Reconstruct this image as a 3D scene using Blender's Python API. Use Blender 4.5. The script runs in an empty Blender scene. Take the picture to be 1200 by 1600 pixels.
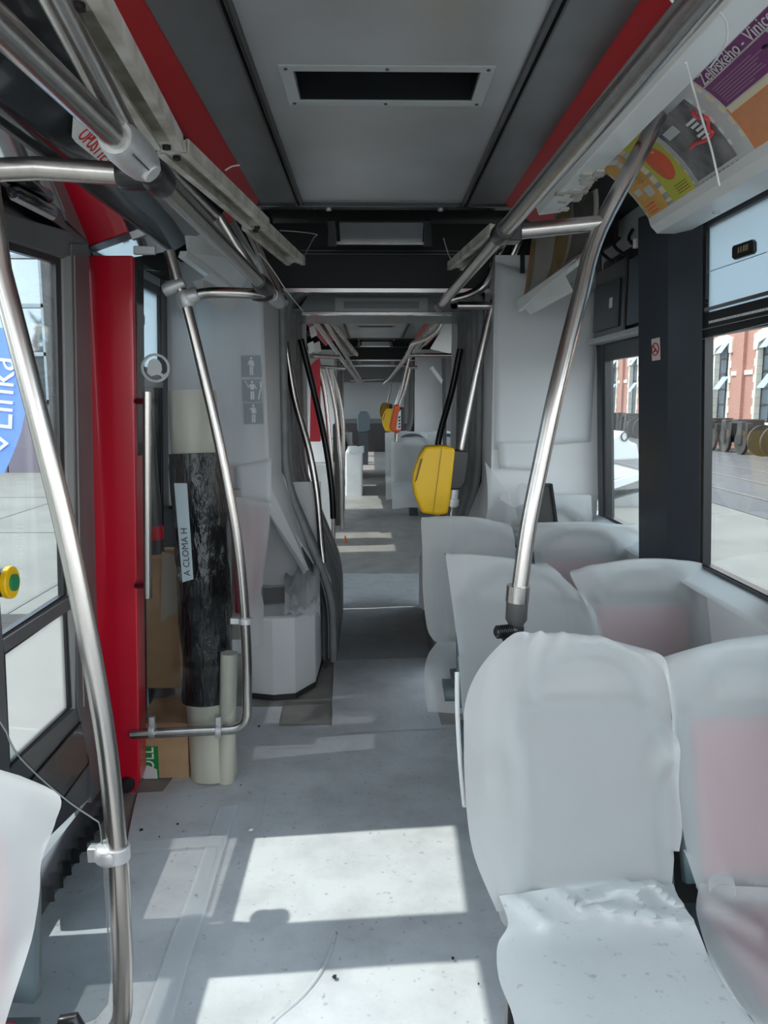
import bpy, bmesh, math, random
from mathutils import Vector, Matrix, noise
from mathutils.bvhtree import BVHTree

random.seed(7)
SC = bpy.context.scene
COL = SC.collection

# ------------------------------------------------------------------ camera
FPX, CX, CY, W, H = 1200.0, 600.0, 800.0, 1200, 1600
EYE = Vector((0, 0, 1.6))
_n = math.sqrt(18 ** 2 + 175 ** 2 + 1200 ** 2)
_s = -18 / _n
_c = math.sqrt(1 - _s * _s)
R_ = Vector((_c, _s, 0))
FH = Vector((-_s, _c, 0))
PITCH = math.asin(175 / _n / _c)
U_ = FH * math.sin(PITCH) + Vector((0, 0, math.cos(PITCH)))
F_ = FH * math.cos(PITCH) - Vector((0, 0, math.sin(PITCH)))
cam_d = bpy.data.cameras.new('camera')
cam_d.sensor_fit = 'VERTICAL'
cam_d.sensor_height = 24
cam_d.lens = FPX / H * 24
cam_d.clip_start = 0.02
cam_d.clip_end = 400
cam = bpy.data.objects.new('camera', cam_d)
COL.objects.link(cam)
rot = Matrix((R_, U_, -F_)).transposed()
cam.matrix_world = Matrix.Translation(EYE) @ rot.to_4x4()
SC.camera = cam

# ------------------------------------------------------------------ light
SC.view_settings.view_transform = 'Standard'
SC.view_settings.look = 'None'
SC.view_settings.exposure = 0.38
SC.view_settings.gamma = 1.0
SC.view_settings.use_curve_mapping = False
SC.cycles.max_bounces = 14
SC.cycles.diffuse_bounces = 8
SC.cycles.transmission_bounces = 8
SC.cycles.transparent_max_bounces = 24
SC.cycles.caustics_reflective = False
SC.cycles.caustics_refractive = False
SC.cycles.sample_clamp_indirect = 6.0

wd = bpy.data.worlds.new('sky')
SC.world = wd
wd.use_nodes = True
nt = wd.node_tree
nt.nodes.clear()
_o = nt.nodes.new('ShaderNodeOutputWorld')
_b = nt.nodes.new('ShaderNodeBackground')
_tc = nt.nodes.new('ShaderNodeTexCoord')
_sx = nt.nodes.new('ShaderNodeSeparateXYZ')
_r = nt.nodes.new('ShaderNodeValToRGB')
_r.color_ramp.elements[0].position = 0.0
_r.color_ramp.elements[0].color = (0.93, 0.97, 1.0, 1)
_r.color_ramp.elements[1].position = 0.8
_r.color_ramp.elements[1].color = (0.70, 0.86, 1.0, 1)
nt.links.new(_tc.outputs['Generated'], _sx.inputs[0])
nt.links.new(_sx.outputs['Z'], _r.inputs[0])
nt.links.new(_r.outputs[0], _b.inputs[0])
_b.inputs[1].default_value = 2.7
nt.links.new(_b.outputs[0], _o.inputs[0])

sun_d = bpy.data.lights.new('sun', 'SUN')
sun_d.energy = 3.4
sun_d.angle = math.radians(0.6)
sun_d.color = (1.0, 0.97, 0.9)
sun = bpy.data.objects.new('sun', sun_d)
COL.objects.link(sun)
TANE = 1.5
_d = Vector((1, 0.08, -TANE)).normalized()
sun.rotation_euler = _d.to_track_quat('-Z', 'Y').to_euler()
sun.location = (-8, 3, 12)


# ------------------------------------------------------------------ pixels to places
def ray(px, py):
    return R_ * (px - CX) + U_ * (CY - py) + F_ * FPX


def P(px, py, y=None, x=None, z=None, plane=None):
    d = ray(px, py)
    if plane is not None:
        p0, n = plane
        t = (p0 - EYE).dot(n) / d.dot(n)
    elif y is not None:
        t = y / d.y
    elif x is not None:
        t = x / d.x
    else:
        t = (z - EYE.z) / d.z
    return EYE + d * t


# ------------------------------------------------------------------ materials
MATS = {}


def mat(name, col, rough=0.5, metal=0.0, noise_amt=0.0, noise_scale=8.0, bump=0.0, bump_scale=60.0,
        col2=None, spec=0.5, coat=0.0, stretch=None, detail=4):
    m = bpy.data.materials.new(name)
    m.use_nodes = True
    t = m.node_tree
    b = t.nodes['Principled BSDF']
    b.inputs['Base Color'].default_value = (*col, 1)
    b.inputs['Roughness'].default_value = rough
    b.inputs['Metallic'].default_value = metal
    b.inputs['Specular IOR Level'].default_value = spec
    b.inputs['Coat Weight'].default_value = coat
    tc = t.nodes.new('ShaderNodeTexCoord')
    src = tc.outputs['Object']
    if stretch:
        mp = t.nodes.new('ShaderNodeMapping')
        mp.inputs['Scale'].default_value = stretch
        t.links.new(src, mp.inputs[0])
        src = mp.outputs[0]
    if col2 is not None or noise_amt > 0:
        n = t.nodes.new('ShaderNodeTexNoise')
        n.inputs['Scale'].default_value = noise_scale
        n.inputs['Detail'].default_value = detail
        t.links.new(src, n.inputs[0])
        r = t.nodes.new('ShaderNodeValToRGB')
        c2 = col2 if col2 is not None else tuple(max(0, c * (1 - noise_amt)) for c in col)
        r.color_ramp.elements[0].position = 0.35
        r.color_ramp.elements[0].color = (*c2, 1)
        r.color_ramp.elements[1].position = 0.62
        r.color_ramp.elements[1].color = (*col, 1)
        t.links.new(n.outputs['Fac'], r.inputs[0])
        t.links.new(r.outputs[0], b.inputs['Base Color'])
    if bump > 0:
        n2 = t.nodes.new('ShaderNodeTexNoise')
        n2.inputs['Scale'].default_value = bump_scale
        n2.inputs['Detail'].default_value = 3
        t.links.new(src, n2.inputs[0])
        bp = t.nodes.new('ShaderNodeBump')
        bp.inputs['Strength'].default_value = bump
        bp.inputs['Distance'].default_value = 0.01
        t.links.new(n2.outputs['Fac'], bp.inputs['Height'])
        t.links.new(bp.outputs[0], b.inputs['Normal'])
    MATS[name] = m
    return m


def glass_mat(name, tint, refl=0.08, frost=0.0, frost_col=(0.8, 0.9, 0.95)):
    m = bpy.data.materials.new(name)
    m.use_nodes = True
    t = m.node_tree
    t.nodes.clear()
    o = t.nodes.new('ShaderNodeOutputMaterial')
    tr = t.nodes.new('ShaderNodeBsdfTransparent')
    tr.inputs[0].default_value = (*tint, 1)
    gl = t.nodes.new('ShaderNodeBsdfGlossy')
    gl.inputs['Roughness'].default_value = 0.02
    gl.inputs[0].default_value = (1, 1, 1, 1)
    lw = t.nodes.new('ShaderNodeLayerWeight')
    lw.inputs[0].default_value = 0.5
    pw = t.nodes.new('ShaderNodeMath')
    pw.operation = 'POWER'
    pw.inputs[1].default_value = 4.0
    t.links.new(lw.outputs['Facing'], pw.inputs[0])
    ma = t.nodes.new('ShaderNodeMath')
    ma.operation = 'MULTIPLY_ADD'
    ma.inputs[1].default_value = 0.55
    ma.inputs[2].default_value = refl * 0.5
    t.links.new(pw.outputs[0], ma.inputs[0])
    mx = t.nodes.new('ShaderNodeMixShader')
    t.links.new(ma.outputs[0], mx.inputs[0])
    base = tr.outputs[0]
    if frost > 0:
        tl = t.nodes.new('ShaderNodeBsdfTranslucent')
        tl.inputs[0].default_value = (*frost_col, 1)
        df = t.nodes.new('ShaderNodeBsdfDiffuse')
        df.inputs[0].default_value = (*frost_col, 1)
        m0 = t.nodes.new('ShaderNodeMixShader')
        m0.inputs[0].default_value = 0.3
        t.links.new(tl.outputs[0], m0.inputs[1])
        t.links.new(df.outputs[0], m0.inputs[2])
        m1 = t.nodes.new('ShaderNodeMixShader')
        m1.inputs[0].default_value = frost
        t.links.new(base, m1.inputs[1])
        t.links.new(m0.outputs[0], m1.inputs[2])
        base = m1.outputs[0]
    t.links.new(base, mx.inputs[1])
    t.links.new(gl.outputs[0], mx.inputs[2])
    t.links.new(mx.outputs[0], o.inputs[0])
    MATS[name] = m
    return m


def paper_mat(name, col, trans=0.5, clear=0.06, dirt=0.0, dirt_scale=5.0, tcol=None):
    m = bpy.data.materials.new(name)
    m.use_nodes = True
    t = m.node_tree
    t.nodes.clear()
    o = t.nodes.new('ShaderNodeOutputMaterial')
    df = t.nodes.new('ShaderNodeBsdfDiffuse')
    tl = t.nodes.new('ShaderNodeBsdfTranslucent')
    df.inputs[0].default_value = (*col, 1)
    tl.inputs[0].default_value = (*(tcol or col), 1)
    tr = t.nodes.new('ShaderNodeBsdfTransparent')
    tc = t.nodes.new('ShaderNodeTexCoord')
    if dirt > 0:
        n = t.nodes.new('ShaderNodeTexNoise')
        n.inputs['Scale'].default_value = dirt_scale
        n.inputs['Detail'].default_value = 8
        n.inputs['Roughness'].default_value = 0.65
        t.links.new(tc.outputs['Object'], n.inputs[0])
        r = t.nodes.new('ShaderNodeValToRGB')
        r.color_ramp.elements[0].position = 0.34
        r.color_ramp.elements[0].color = (*[c * (1 - dirt) for c in col], 1)
        r.color_ramp.elements[1].position = 0.58
        r.color_ramp.elements[1].color = (*col, 1)
        t.links.new(n.outputs['Fac'], r.inputs[0])
        # little scuffs
        n3 = t.nodes.new('ShaderNodeTexNoise')
        n3.inputs['Scale'].default_value = 48
        n3.inputs['Detail'].default_value = 5
        t.links.new(tc.outputs['Object'], n3.inputs[0])
        r3 = t.nodes.new('ShaderNodeValToRGB')
        r3.color_ramp.elements[0].position = 0.27
        r3.color_ramp.elements[0].color = (0.55, 0.55, 0.56, 1)
        r3.color_ramp.elements[1].position = 0.36
        r3.color_ramp.elements[1].color = (1, 1, 1, 1)
        t.links.new(n3.outputs['Fac'], r3.inputs[0])
        mm = t.nodes.new('ShaderNodeMixRGB')
        mm.blend_type = 'MULTIPLY'
        mm.inputs[0].default_value = 0.8
        t.links.new(r.outputs[0], mm.inputs[1])
        t.links.new(r3.outputs[0], mm.inputs[2])
        t.links.new(mm.outputs[0], df.inputs[0])
    n2 = t.nodes.new('ShaderNodeTexNoise')
    n2.inputs['Scale'].default_value = 35
    n2.inputs['Detail'].default_value = 4
    t.links.new(tc.outputs['Object'], n2.inputs[0])
    bp = t.nodes.new('ShaderNodeBump')
    bp.inputs['Strength'].default_value = 0.06
    bp.inputs['Distance'].default_value = 0.01
    t.links.new(n2.outputs['Fac'], bp.inputs['Height'])
    t.links.new(bp.outputs[0], df.inputs['Normal'])
    m0 = t.nodes.new('ShaderNodeMixShader')
    m0.inputs[0].default_value = trans
    t.links.new(df.outputs[0], m0.inputs[1])
    t.links.new(tl.outputs[0], m0.inputs[2])
    m1 = t.nodes.new('ShaderNodeMixShader')
    m1.inputs[0].default_value = clear
    t.links.new(m0.outputs[0], m1.inputs[1])
    t.links.new(tr.outputs[0], m1.inputs[2])
    t.links.new(m1.outputs[0], o.inputs[0])
    MATS[name] = m
    return m


steel = mat('brushed_steel', (0.54, 0.515, 0.49), 0.27, 1.0, noise_amt=0.12, noise_scale=40, stretch=(1, 1, 0.15))
steel_far = steel
alu = mat('cast_aluminium', (0.62, 0.63, 0.64), 0.42, 0.55, noise_amt=0.1, noise_scale=30)
bright = mat('bright_strip', (0.85, 0.85, 0.86), 0.15, 1.0)
blackp = mat('black_plastic', (0.018, 0.018, 0.02), 0.32)
matteblack = mat('matte_black', (0.006, 0.006, 0.007), 0.6)
darkpanel = mat('dark_glossy_panel', (0.025, 0.028, 0.032), 0.12, coat=0.3, noise_amt=0.3, noise_scale=3)
pillar_m = mat('dark_slate_paint', (0.045, 0.052, 0.065), 0.3, noise_amt=0.15, noise_scale=4)
frame_m = mat('black_frame', (0.012, 0.013, 0.015), 0.3)
doorframe = mat('door_grey', (0.13, 0.13, 0.135), 0.32, noise_amt=0.15, noise_scale=5)
doorlight = mat('door_light_grey', (0.36, 0.36, 0.35), 0.4)
doordark = mat('door_dark_panel', (0.075, 0.07, 0.075), 0.25, coat=0.3)
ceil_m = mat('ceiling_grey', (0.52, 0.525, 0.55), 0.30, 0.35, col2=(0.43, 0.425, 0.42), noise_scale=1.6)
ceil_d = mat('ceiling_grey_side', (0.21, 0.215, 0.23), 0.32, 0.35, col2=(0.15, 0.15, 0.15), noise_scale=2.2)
groove_m = mat('ceiling_groove', (0.10, 0.10, 0.105), 0.35, 0.5)
red_m = mat('red_laminate', (0.62, 0.008, 0.03), 0.28, coat=0.25)
redstrip = mat('red_strip', (0.50, 0.012, 0.022), 0.4)
channel = mat('dirty_white_metal', (0.72, 0.70, 0.65), 0.5, col2=(0.42, 0.38, 0.31), noise_scale=9, detail=8)
channel_dirty = mat('stained_metal', (0.40, 0.36, 0.29), 0.55, 0.2, col2=(0.62, 0.60, 0.54), noise_scale=14, detail=8)
white_p = mat('white_plastic', (0.90, 0.91, 0.90), 0.35, noise_amt=0.06, noise_scale=6)
grey_panel = mat('light_grey_panel', (0.74, 0.75, 0.76), 0.4, noise_amt=0.05, noise_scale=4)
arch_m = mat('arch_grey', (0.24, 0.26, 0.26), 0.4)
arch_l = mat('arch_grey_light', (0.46, 0.48, 0.48), 0.4)
rubber = mat('bellows_rubber', (0.30, 0.31, 0.31), 0.5, noise_amt=0.2, noise_scale=12)
rubber_d = mat('bellows_rubber_dark', (0.03, 0.031, 0.032), 0.6)
floor_m = mat('grey_vinyl', (0.30, 0.29, 0.275), 0.45, col2=(0.24, 0.23, 0.215), noise_scale=6, detail=8, bump=0.05)
podium_m = mat('dark_podium', (0.06, 0.06, 0.06), 0.6)
shell_m = mat('seat_shell_grey', (0.08, 0.115, 0.13), 0.4)
pad_red = mat('red_upholstery', (0.30, 0.025, 0.06), 0.9, noise_amt=0.35, noise_scale=80)
pad_grey = mat('grey_upholstery', (0.09, 0.10, 0.11), 0.9, noise_amt=0.3, noise_scale=80)
dark_base = mat('dark_steel_base', (0.03, 0.03, 0.032), 0.5)
brown_frame = mat('brown_panel', (0.05, 0.045, 0.04), 0.5)
paper = paper_mat('protective_paper', (0.88, 0.90, 0.90), trans=0.55, clear=0.25)
paper_pan = paper_mat('protective_paper_dirty', (0.88, 0.90, 0.90), trans=0.4, clear=0.03, dirt=0.05, dirt_scale=7)
paper_w = paper_mat('wall_paper_sheet', (0.90, 0.92, 0.93), trans=0.35, clear=0.10)
floor_paper = paper_mat('floor_paper', (0.74, 0.77, 0.80), trans=0.12, clear=0.05, dirt=0.20, dirt_scale=4)
floor_paper2 = paper_mat('floor_paper_thin', (0.62, 0.64, 0.66), trans=0.15, clear=0.22, dirt=0.16, dirt_scale=6)
floor_film = paper_mat('floor_film', (0.70, 0.73, 0.76), trans=0.2, clear=0.45)
tape_m = paper_mat('clear_tape', (0.80, 0.84, 0.87), trans=0.2, clear=0.5)
glass = glass_mat('window_glass', (0.93, 0.955, 0.95))
screen_glass = glass_mat('screen_glass', (0.92, 0.93, 0.935), refl=.015)
smoke_glass = glass_mat('smoky_screen_glass', (0.74, 0.775, 0.79), refl=.015)
tinted = glass_mat('sun_cutting_tint', (0.30, 0.31, 0.32))  # heavy tint added to cut the sun through the left window
milky = glass_mat('milky_pane', (0.8, 0.9, 0.95), frost=0.9, frost_col=(0.66, 0.76, 0.81))  # pale blue painted in for the reflection on the upper hopper pane
sun_dim = glass_mat('sun_dimming_glass', (0.95, 0.96, 0.96), frost=0.45, frost_col=(0.55, 0.56, 0.54))  # scatter added to the lower door panes to weaken their sun patch
etch = mat('etched_white', (0.55, 0.58, 0.59), 0.6)
yellow = mat('yellow_plastic', (0.95, 0.56, 0.004), 0.35)
yellow_d = mat('dark_yellow_slot', (0.22, 0.12, 0.005), 0.5)  # darker yellow for the joint line and ticket slot
orange = mat('orange_plastic', (0.80, 0.12, 0.012), 0.4)
green_m = mat('green_button', (0.02, 0.24, 0.10), 0.4)
card = mat('cardboard', (0.48, 0.31, 0.17), 0.8, noise_amt=0.1, noise_scale=20)
green_l = mat('green_label', (0.01, 0.25, 0.05), 0.4)
cream = mat('cream_film', (0.60, 0.58, 0.48), 0.35, noise_amt=0.12, noise_scale=12, stretch=(1, 1, 0.1))
foil_b = mat('black_stretch_film', (0.008, 0.008, 0.009), 0.16, bump=0.9, bump_scale=28, stretch=(1.6, 1.6, 0.5))
foil_grey = mat('dark_grey_film', (0.06, 0.06, 0.065), 0.35)
tape_l = mat('pale_tape', (0.45, 0.52, 0.54), 0.5)
ink = mat('ink', (0.02, 0.02, 0.03), 0.6)
white_ink = mat('white_print', (0.85, 0.86, 0.86), 0.5)
red_ink = mat('red_print', (0.62, 0.02, 0.02), 0.5)
picto_grey = mat('pictogram_grey', (0.33, 0.37, 0.40), 0.5)
sign_pink = mat('sign_pale', (0.75, 0.62, 0.60), 0.4)
beige_shell = mat('beige_box', (0.42, 0.40, 0.36), 0.5)
# print colours of the posters
pr_grey = mat('print_map_grey', (0.754, 0.739, 0.667), 0.4, noise_amt=0.2, noise_scale=9)
pr_purple = mat('print_purple', (0.232, 0.051, 0.203), 0.4)
pr_orange = mat('print_orange', (0.899, 0.348, 0.145), 0.4, noise_amt=0.12, noise_scale=25)
pr_cream = mat('print_cream', (0.920, 0.797, 0.580), 0.4)
pr_photo = mat('print_photo_dark', (0.055, 0.055, 0.06), 0.4, col2=(0.30, 0.29, 0.30), noise_scale=9, detail=6)
pr_green = mat('print_lime', (0.609, 0.609, 0.058), 0.4)
pr_amber = mat('print_amber', (0.870, 0.478, 0.102), 0.4, noise_amt=0.2, noise_scale=14)
pr_red = mat('print_red', (0.870, 0.131, 0.043), 0.4)
pr_pink = mat('print_pink', (0.899, 0.102, 0.116), 0.4)
# outdoors
concrete = mat('yard_concrete', (0.20, 0.194, 0.175), 0.85, col2=(0.165, 0.16, 0.145), noise_scale=1.1, detail=8)
asphalt = mat('yard_asphalt', (0.10, 0.10, 0.105), 0.8, noise_amt=0.15, noise_scale=2)
rail_m = mat('track_rail', (0.14, 0.13, 0.125), 0.5)
stone = mat('pale_stone', (0.80, 0.76, 0.66), 0.8, noise_amt=0.12, noise_scale=3)
winblue = mat('window_reflecting', (0.10, 0.13, 0.16), 0.12)
sash_m = mat('tilted_sash', (0.25, 0.42, 0.60), 0.08)  # blue of the mirrored sky painted into the open panes
iron = mat('rusty_iron', (0.028, 0.027, 0.027), 0.7, col2=(0.06, 0.046, 0.038), noise_scale=3)
tarp = mat('white_tarp', (0.80, 0.83, 0.85), 0.5, bump=0.5, bump_scale=5)
tarp_grey = mat('grey_tarp', (0.42, 0.43, 0.42), 0.6, noise_amt=0.3, noise_scale=3)
blue_flag = mat('blue_banner', (0.20, 0.36, 0.85), 0.6)
facade = mat('lilac_facade', (0.33, 0.30, 0.34), 0.6, noise_amt=0.1, noise_scale=1)
facade_fr = mat('facade_frame', (0.30, 0.34, 0.38), 0.5)
facade_gl = mat('facade_glass', (0.36, 0.42, 0.46), 0.04, 0.8)
leaf_m = mat('tree_leaves', (0.06, 0.10, 0.045), 0.8, noise_amt=0.5, noise_scale=6)
bark = mat('tree_bark', (0.10, 0.07, 0.05), 0.9)


def brick_mat():
    m = bpy.data.materials.new('red_brick')
    m.use_nodes = True
    t = m.node_tree
    b = t.nodes['Principled BSDF']
    b.inputs['Roughness'].default_value = 0.85
    tc = t.nodes.new('ShaderNodeTexCoord')
    mp = t.nodes.new('ShaderNodeMapping')
    mp.inputs['Rotation'].default_value = (math.radians(90), 0, math.radians(90))
    br = t.nodes.new('ShaderNodeTexBrick')
    br.inputs['Scale'].default_value = 4
    br.inputs['Color1'].default_value = (0.44, 0.20, 0.155, 1)
    br.inputs['Color2'].default_value = (0.37, 0.17, 0.135, 1)
    br.inputs['Mortar'].default_value = (0.50, 0.34, 0.27, 1)
    br.inputs['Mortar Size'].default_value = 0.02
    sp = t.nodes.new('ShaderNodeSeparateXYZ')
    cb = t.nodes.new('ShaderNodeCombineXYZ')
    t.links.new(tc.outputs['Object'], sp.inputs[0])
    t.links.new(sp.outputs['Y'], cb.inputs['X'])
    t.links.new(sp.outputs['Z'], cb.inputs['Y'])
    t.links.new(cb.outputs[0], br.inputs[0])
    t.links.new(br.outputs[0], b.inputs['Base Color'])
    MATS['red_brick'] = m
    return m


brick = brick_mat()


# ------------------------------------------------------------------ mesh builder
class MB:
    def __init__(self):
        self.v = []
        self.f = []
        self.mi = []

    def _add(self, vs, fs, mi=0):
        o = len(self.v)
        self.v += [Vector(p) for p in vs]
        for f in fs:
            self.f.append([i + o for i in f])
            self.mi.append(mi)
        return self

    def box(self, x0, x1, y0, y1, z0, z1, mi=0):
        vs = [(x0, y0, z0), (x1, y0, z0), (x1, y1, z0), (x0, y1, z0), (x0, y0, z1), (x1, y0, z1), (x1, y1, z1), (x0, y1, z1)]
        return self._add(vs, [(0, 3, 2, 1), (4, 5, 6, 7), (0, 1, 5, 4), (1, 2, 6, 5), (2, 3, 7, 6), (3, 0, 4, 7)], mi)

    def prism(self, pts, vec, mi=0):
        n = len(pts)
        pts = [Vector(p) for p in pts]
        vec = Vector(vec)
        vs = pts + [p + vec for p in pts]
        fs = [tuple(range(n))[::-1], tuple(range(n, 2 * n))]
        for i in range(n):
            j = (i + 1) % n
            fs.append((i, j, n + j, n + i))
        return self._add(vs, fs, mi)

    def poly(self, pts, mi=0):
        return self._add(pts, [tuple(range(len(pts)))], mi)

    def bar(self, a, b, w, h, up=(0, 0, 1), mi=0):
        a = Vector(a)
        b = Vector(b)
        d = (b - a).normalized()
        s = d.cross(Vector(up))
        if s.length < 1e-4:
            s = d.cross(Vector((1, 0, 0)))
        s.normalize()
        u = s.cross(d).normalized()
        q = [a + s * (w / 2 * i) + u * (h / 2 * j) for i, j in ((-1, -1), (1, -1), (1, 1), (-1, 1))]
        return self.prism(q, b - a, mi)

    def tube(self, path, r, n=14, caps=True, mi=0):
        path = [Vector(p) for p in path]
        m = len(path)
        rs = r if isinstance(r, (list, tuple)) else [r] * m
        tang = []
        for i in range(m):
            a = path[max(0, i - 1)]
            b = path[min(m - 1, i + 1)]
            tang.append((b - a).normalized())
        t = tang[0]
        nrm = t.cross(Vector((0, 0, 1)))
        if nrm.length < 1e-3:
            nrm = t.cross(Vector((0, 1, 0)))
        nrm.normalize()
        vs = []
        for i in range(m):
            t = tang[i]
            nrm = (nrm - t * nrm.dot(t))
            nrm.normalize()
            bi = t.cross(nrm)
            for k in range(n):
                a = 2 * math.pi * k / n
                vs.append(path[i] + (nrm * math.cos(a) + bi * math.sin(a)) * rs[i])
        fs = []
        for i in range(m - 1):
            for k in range(n):
                k2 = (k + 1) % n
                fs.append((i * n + k, i * n + k2, (i + 1) * n + k2, (i + 1) * n + k))
        if caps:
            fs.append(tuple(range(n))[::-1])
            fs.append(tuple((m - 1) * n + k for k in range(n)))
        return self._add(vs, fs, mi)

    def grid(self, rows, mi=0):
        n = len(rows[0])
        vs = [p for r in rows for p in r]
        fs = []
        for i in range(len(rows) - 1):
            for k in range(n - 1):
                fs.append((i * n + k, i * n + k + 1, (i + 1) * n + k + 1, (i + 1) * n + k))
        return self._add(vs, fs, mi)


WL = {}


def setp(o, label=None, cat=None, group=None, kind=None):
    if label:
        o['label'] = label
    if cat:
        o['category'] = cat
    if group:
        o['group'] = group
    if kind:
        o['kind'] = kind
    return o


def obj(name, mb, mats, parent=None, smooth=None, bevel=0.0, solid=0.0, kind=None, fixn=True):
    if not isinstance(mats, (list, tuple)):
        mats = [mats]
    me = bpy.data.meshes.new(name)
    off = WL[parent.name] if parent is not None else Vector((0, 0, 0))
    me.from_pydata([tuple(p - off) for p in mb.v], [], mb.f)
    for m in mats:
        me.materials.append(m)
    if len(mats) > 1:
        for p, i in zip(me.polygons, mb.mi):
            p.material_index = i
    if fixn:
        bm = bmesh.new()
        bm.from_mesh(me)
        bmesh.ops.recalc_face_normals(bm, faces=bm.faces)
        bm.to_mesh(me)
        bm.free()
    me.update()
    if smooth is not None:
        me.shade_smooth()
        me.set_sharp_from_angle(angle=math.radians(smooth))
    o = bpy.data.objects.new(name, me)
    COL.objects.link(o)
    if parent is not None:
        o.parent = parent
    WL[o.name] = Vector(off)
    if solid:
        md = o.modifiers.new('thickness', 'SOLIDIFY')
        md.thickness = solid
        md.offset = 0
    if bevel:
        md = o.modifiers.new('bevel', 'BEVEL')
        md.width = bevel
        md.segments = 2
        md.limit_method = 'ANGLE'
    if kind:
        o['kind'] = kind
    return o


def thing(name, loc, label, cat, group=None):
    o = bpy.data.objects.new(name, None)
    o.empty_display_size = 0.05
    COL.objects.link(o)
    o.location = loc
    WL[o.name] = Vector(loc)
    return setp(o, label, cat, group)


def single(name, mb, mats, label, cat, group=None, **k):
    """one thing that is one mesh; its origin stays at the scene's origin"""
    o = obj(name, mb, mats, **k)
    return setp(o, label, cat, group)


def struct(name, mb, mats, parent=None, **k):
    o = obj(name, mb, mats, parent=parent, **k)
    if parent is None:
        o['kind'] = 'structure'
    return o


def kids(o):
    return [c for c in COL.objects if c.parent == o]


def dup(o, dloc, label=None, group=None, skip=(), parent=None):
    c = o.copy()
    COL.objects.link(c)
    if parent is not None:
        c.parent = parent
    else:
        c.location = o.location + Vector(dloc)
    if label:
        c['label'] = label
    if group:
        c['group'] = group
    WL[c.name] = Vector(c.location)
    for ch in kids(o):
        if ch.name.split('.')[0] in skip:
            continue
        dup(ch, (0, 0, 0), parent=c)
    return c


def fillet(pts, r, n=6):
    pts = [Vector(p) for p in pts]
    out = [pts[0]]
    for i in range(1, len(pts) - 1):
        a, b, c = pts[i - 1], pts[i], pts[i + 1]
        d1 = (a - b)
        d2 = (c - b)
        rr = min(r, d1.length * 0.45, d2.length * 0.45)
        p1 = b + d1.normalized() * rr
        p2 = b + d2.normalized() * rr
        for k in range(n + 1):
            t = k / n
            out.append(p1 * (1 - t) ** 2 + b * 2 * t * (1 - t) + p2 * t * t)
    out.append(pts[-1])
    return out


def smooth_path(pts, n=6):
    pts = [Vector(p) for p in pts]
    out = []
    for i in range(len(pts) - 1):
        p0 = pts[max(0, i - 1)]
        p1, p2 = pts[i], pts[i + 1]
        p3 = pts[min(len(pts) - 1, i + 2)]
        for k in range(n):
            t = k / n
            out.append(0.5 * ((2 * p1) + (p2 - p0) * t + (2 * p0 - 5 * p1 + 4 * p2 - p3) * t * t + (3 * p1 - p0 - 3 * p2 + p3) * t ** 3))
    out.append(pts[-1])
    return out


def text_mesh(body, size, origin, xdir, ydir, m, name, parent, depth=0.0006, align='LEFT', lift=0.001, fit=None):
    cu = bpy.data.curves.new('print_text', 'FONT')
    cu.body = body
    cu.size = size
    cu.align_x = align
    cu.align_y = 'CENTER'
    cu.extrude = depth
    cu.resolution_u = 3
    to = bpy.data.objects.new('print_text', cu)
    COL.objects.link(to)
    dg = bpy.context.evaluated_depsgraph_get()
    me = bpy.data.meshes.new_from_object(to.evaluated_get(dg))
    bpy.data.objects.remove(to)
    xd = Vector(xdir).normalized()
    yd = Vector(ydir)
    yd = (yd - xd * yd.dot(xd)).normalized()
    zd = xd.cross(yd)
    org = Vector(origin) + zd * lift
    off = WL[parent.name] if parent is not None else Vector((0, 0, 0))
    xs = [v.co.x for v in me.vertices]
    sx = 1.0
    if fit and xs:
        sx = fit / max(1e-6, max(xs) - min(xs))
    for v in me.vertices:
        c = v.co.copy()
        v.co = org + xd * c.x * sx + yd * c.y + zd * c.z - off
    me.materials.clear()
    me.materials.append(m)
    o = bpy.data.objects.new(name, me)
    COL.objects.link(o)
    if parent is not None:
        o.parent = parent
    WL[o.name] = Vector(off)
    return o


MP = 7.40          # pitch of the tram modules along the track
XR, XL = 1.18, -1.08


def xr(z):
    return XR - 0.05 * (z - 1.6)


def xl(z):
    return XL + 0.03 * (z - 1.6)


# ------------------------------------------------------------------ shell: floor
def fz(y):
    if y < 6.8:
        return 0.0
    if y < 11.6:
        return 0.38 * (y - 6.8) / 4.8
    return 0.38


mb = MB()
ys = [-2.5, 3.6, 6.8, 9.2, 11.6, 19.2]
for a, b in zip(ys[:-1], ys[1:]):
    za, zb = fz(a), fz(b)
    mb.prism([(XL - .12, a, za), (XR + .06, a, za), (XR + .06, a, za - .12), (XL - .12, a, za - .12)],
             (0, b - a, 0)) if za == zb else mb._add(
        [(XL - .12, a, za), (XR + .06, a, za), (XR + .06, b, zb), (XL - .12, b, zb),
         (XL - .12, a, za - .12), (XR + .06, a, za - .12), (XR + .06, b, zb - .12), (XL - .12, b, zb - .12)],
        [(0, 1, 2, 3), (7, 6, 5, 4), (0, 4, 5, 1), (1, 5, 6, 2), (2, 6, 7, 3), (3, 7, 4, 0)])
floor = struct('floor', mb, floor_m)
# podium under the right-hand seats
mb = MB()
mb.prism([(0.62, 1.35, 0.0), (1.2, 1.35, 0.0), (1.2, 1.35, 0.14), (0.66, 1.35, 0.14)], (0, 2.7, 0))
struct('trim_1', mb, podium_m)

# roof skin over the whole tram
mb = MB()
mb.box(XL - .1, XR + .06, -2.5, 19.2, 2.62, 2.68)
for i in range(2):
    x = (XL - .1, XR + .04)[i]
    mb.box(x, x + .03, -2.5, 19.2, 2.25, 2.62)
struct('roof', mb, matteblack)


# ------------------------------------------------------------------ ceilings, one per module
CZ = 2.45


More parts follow.
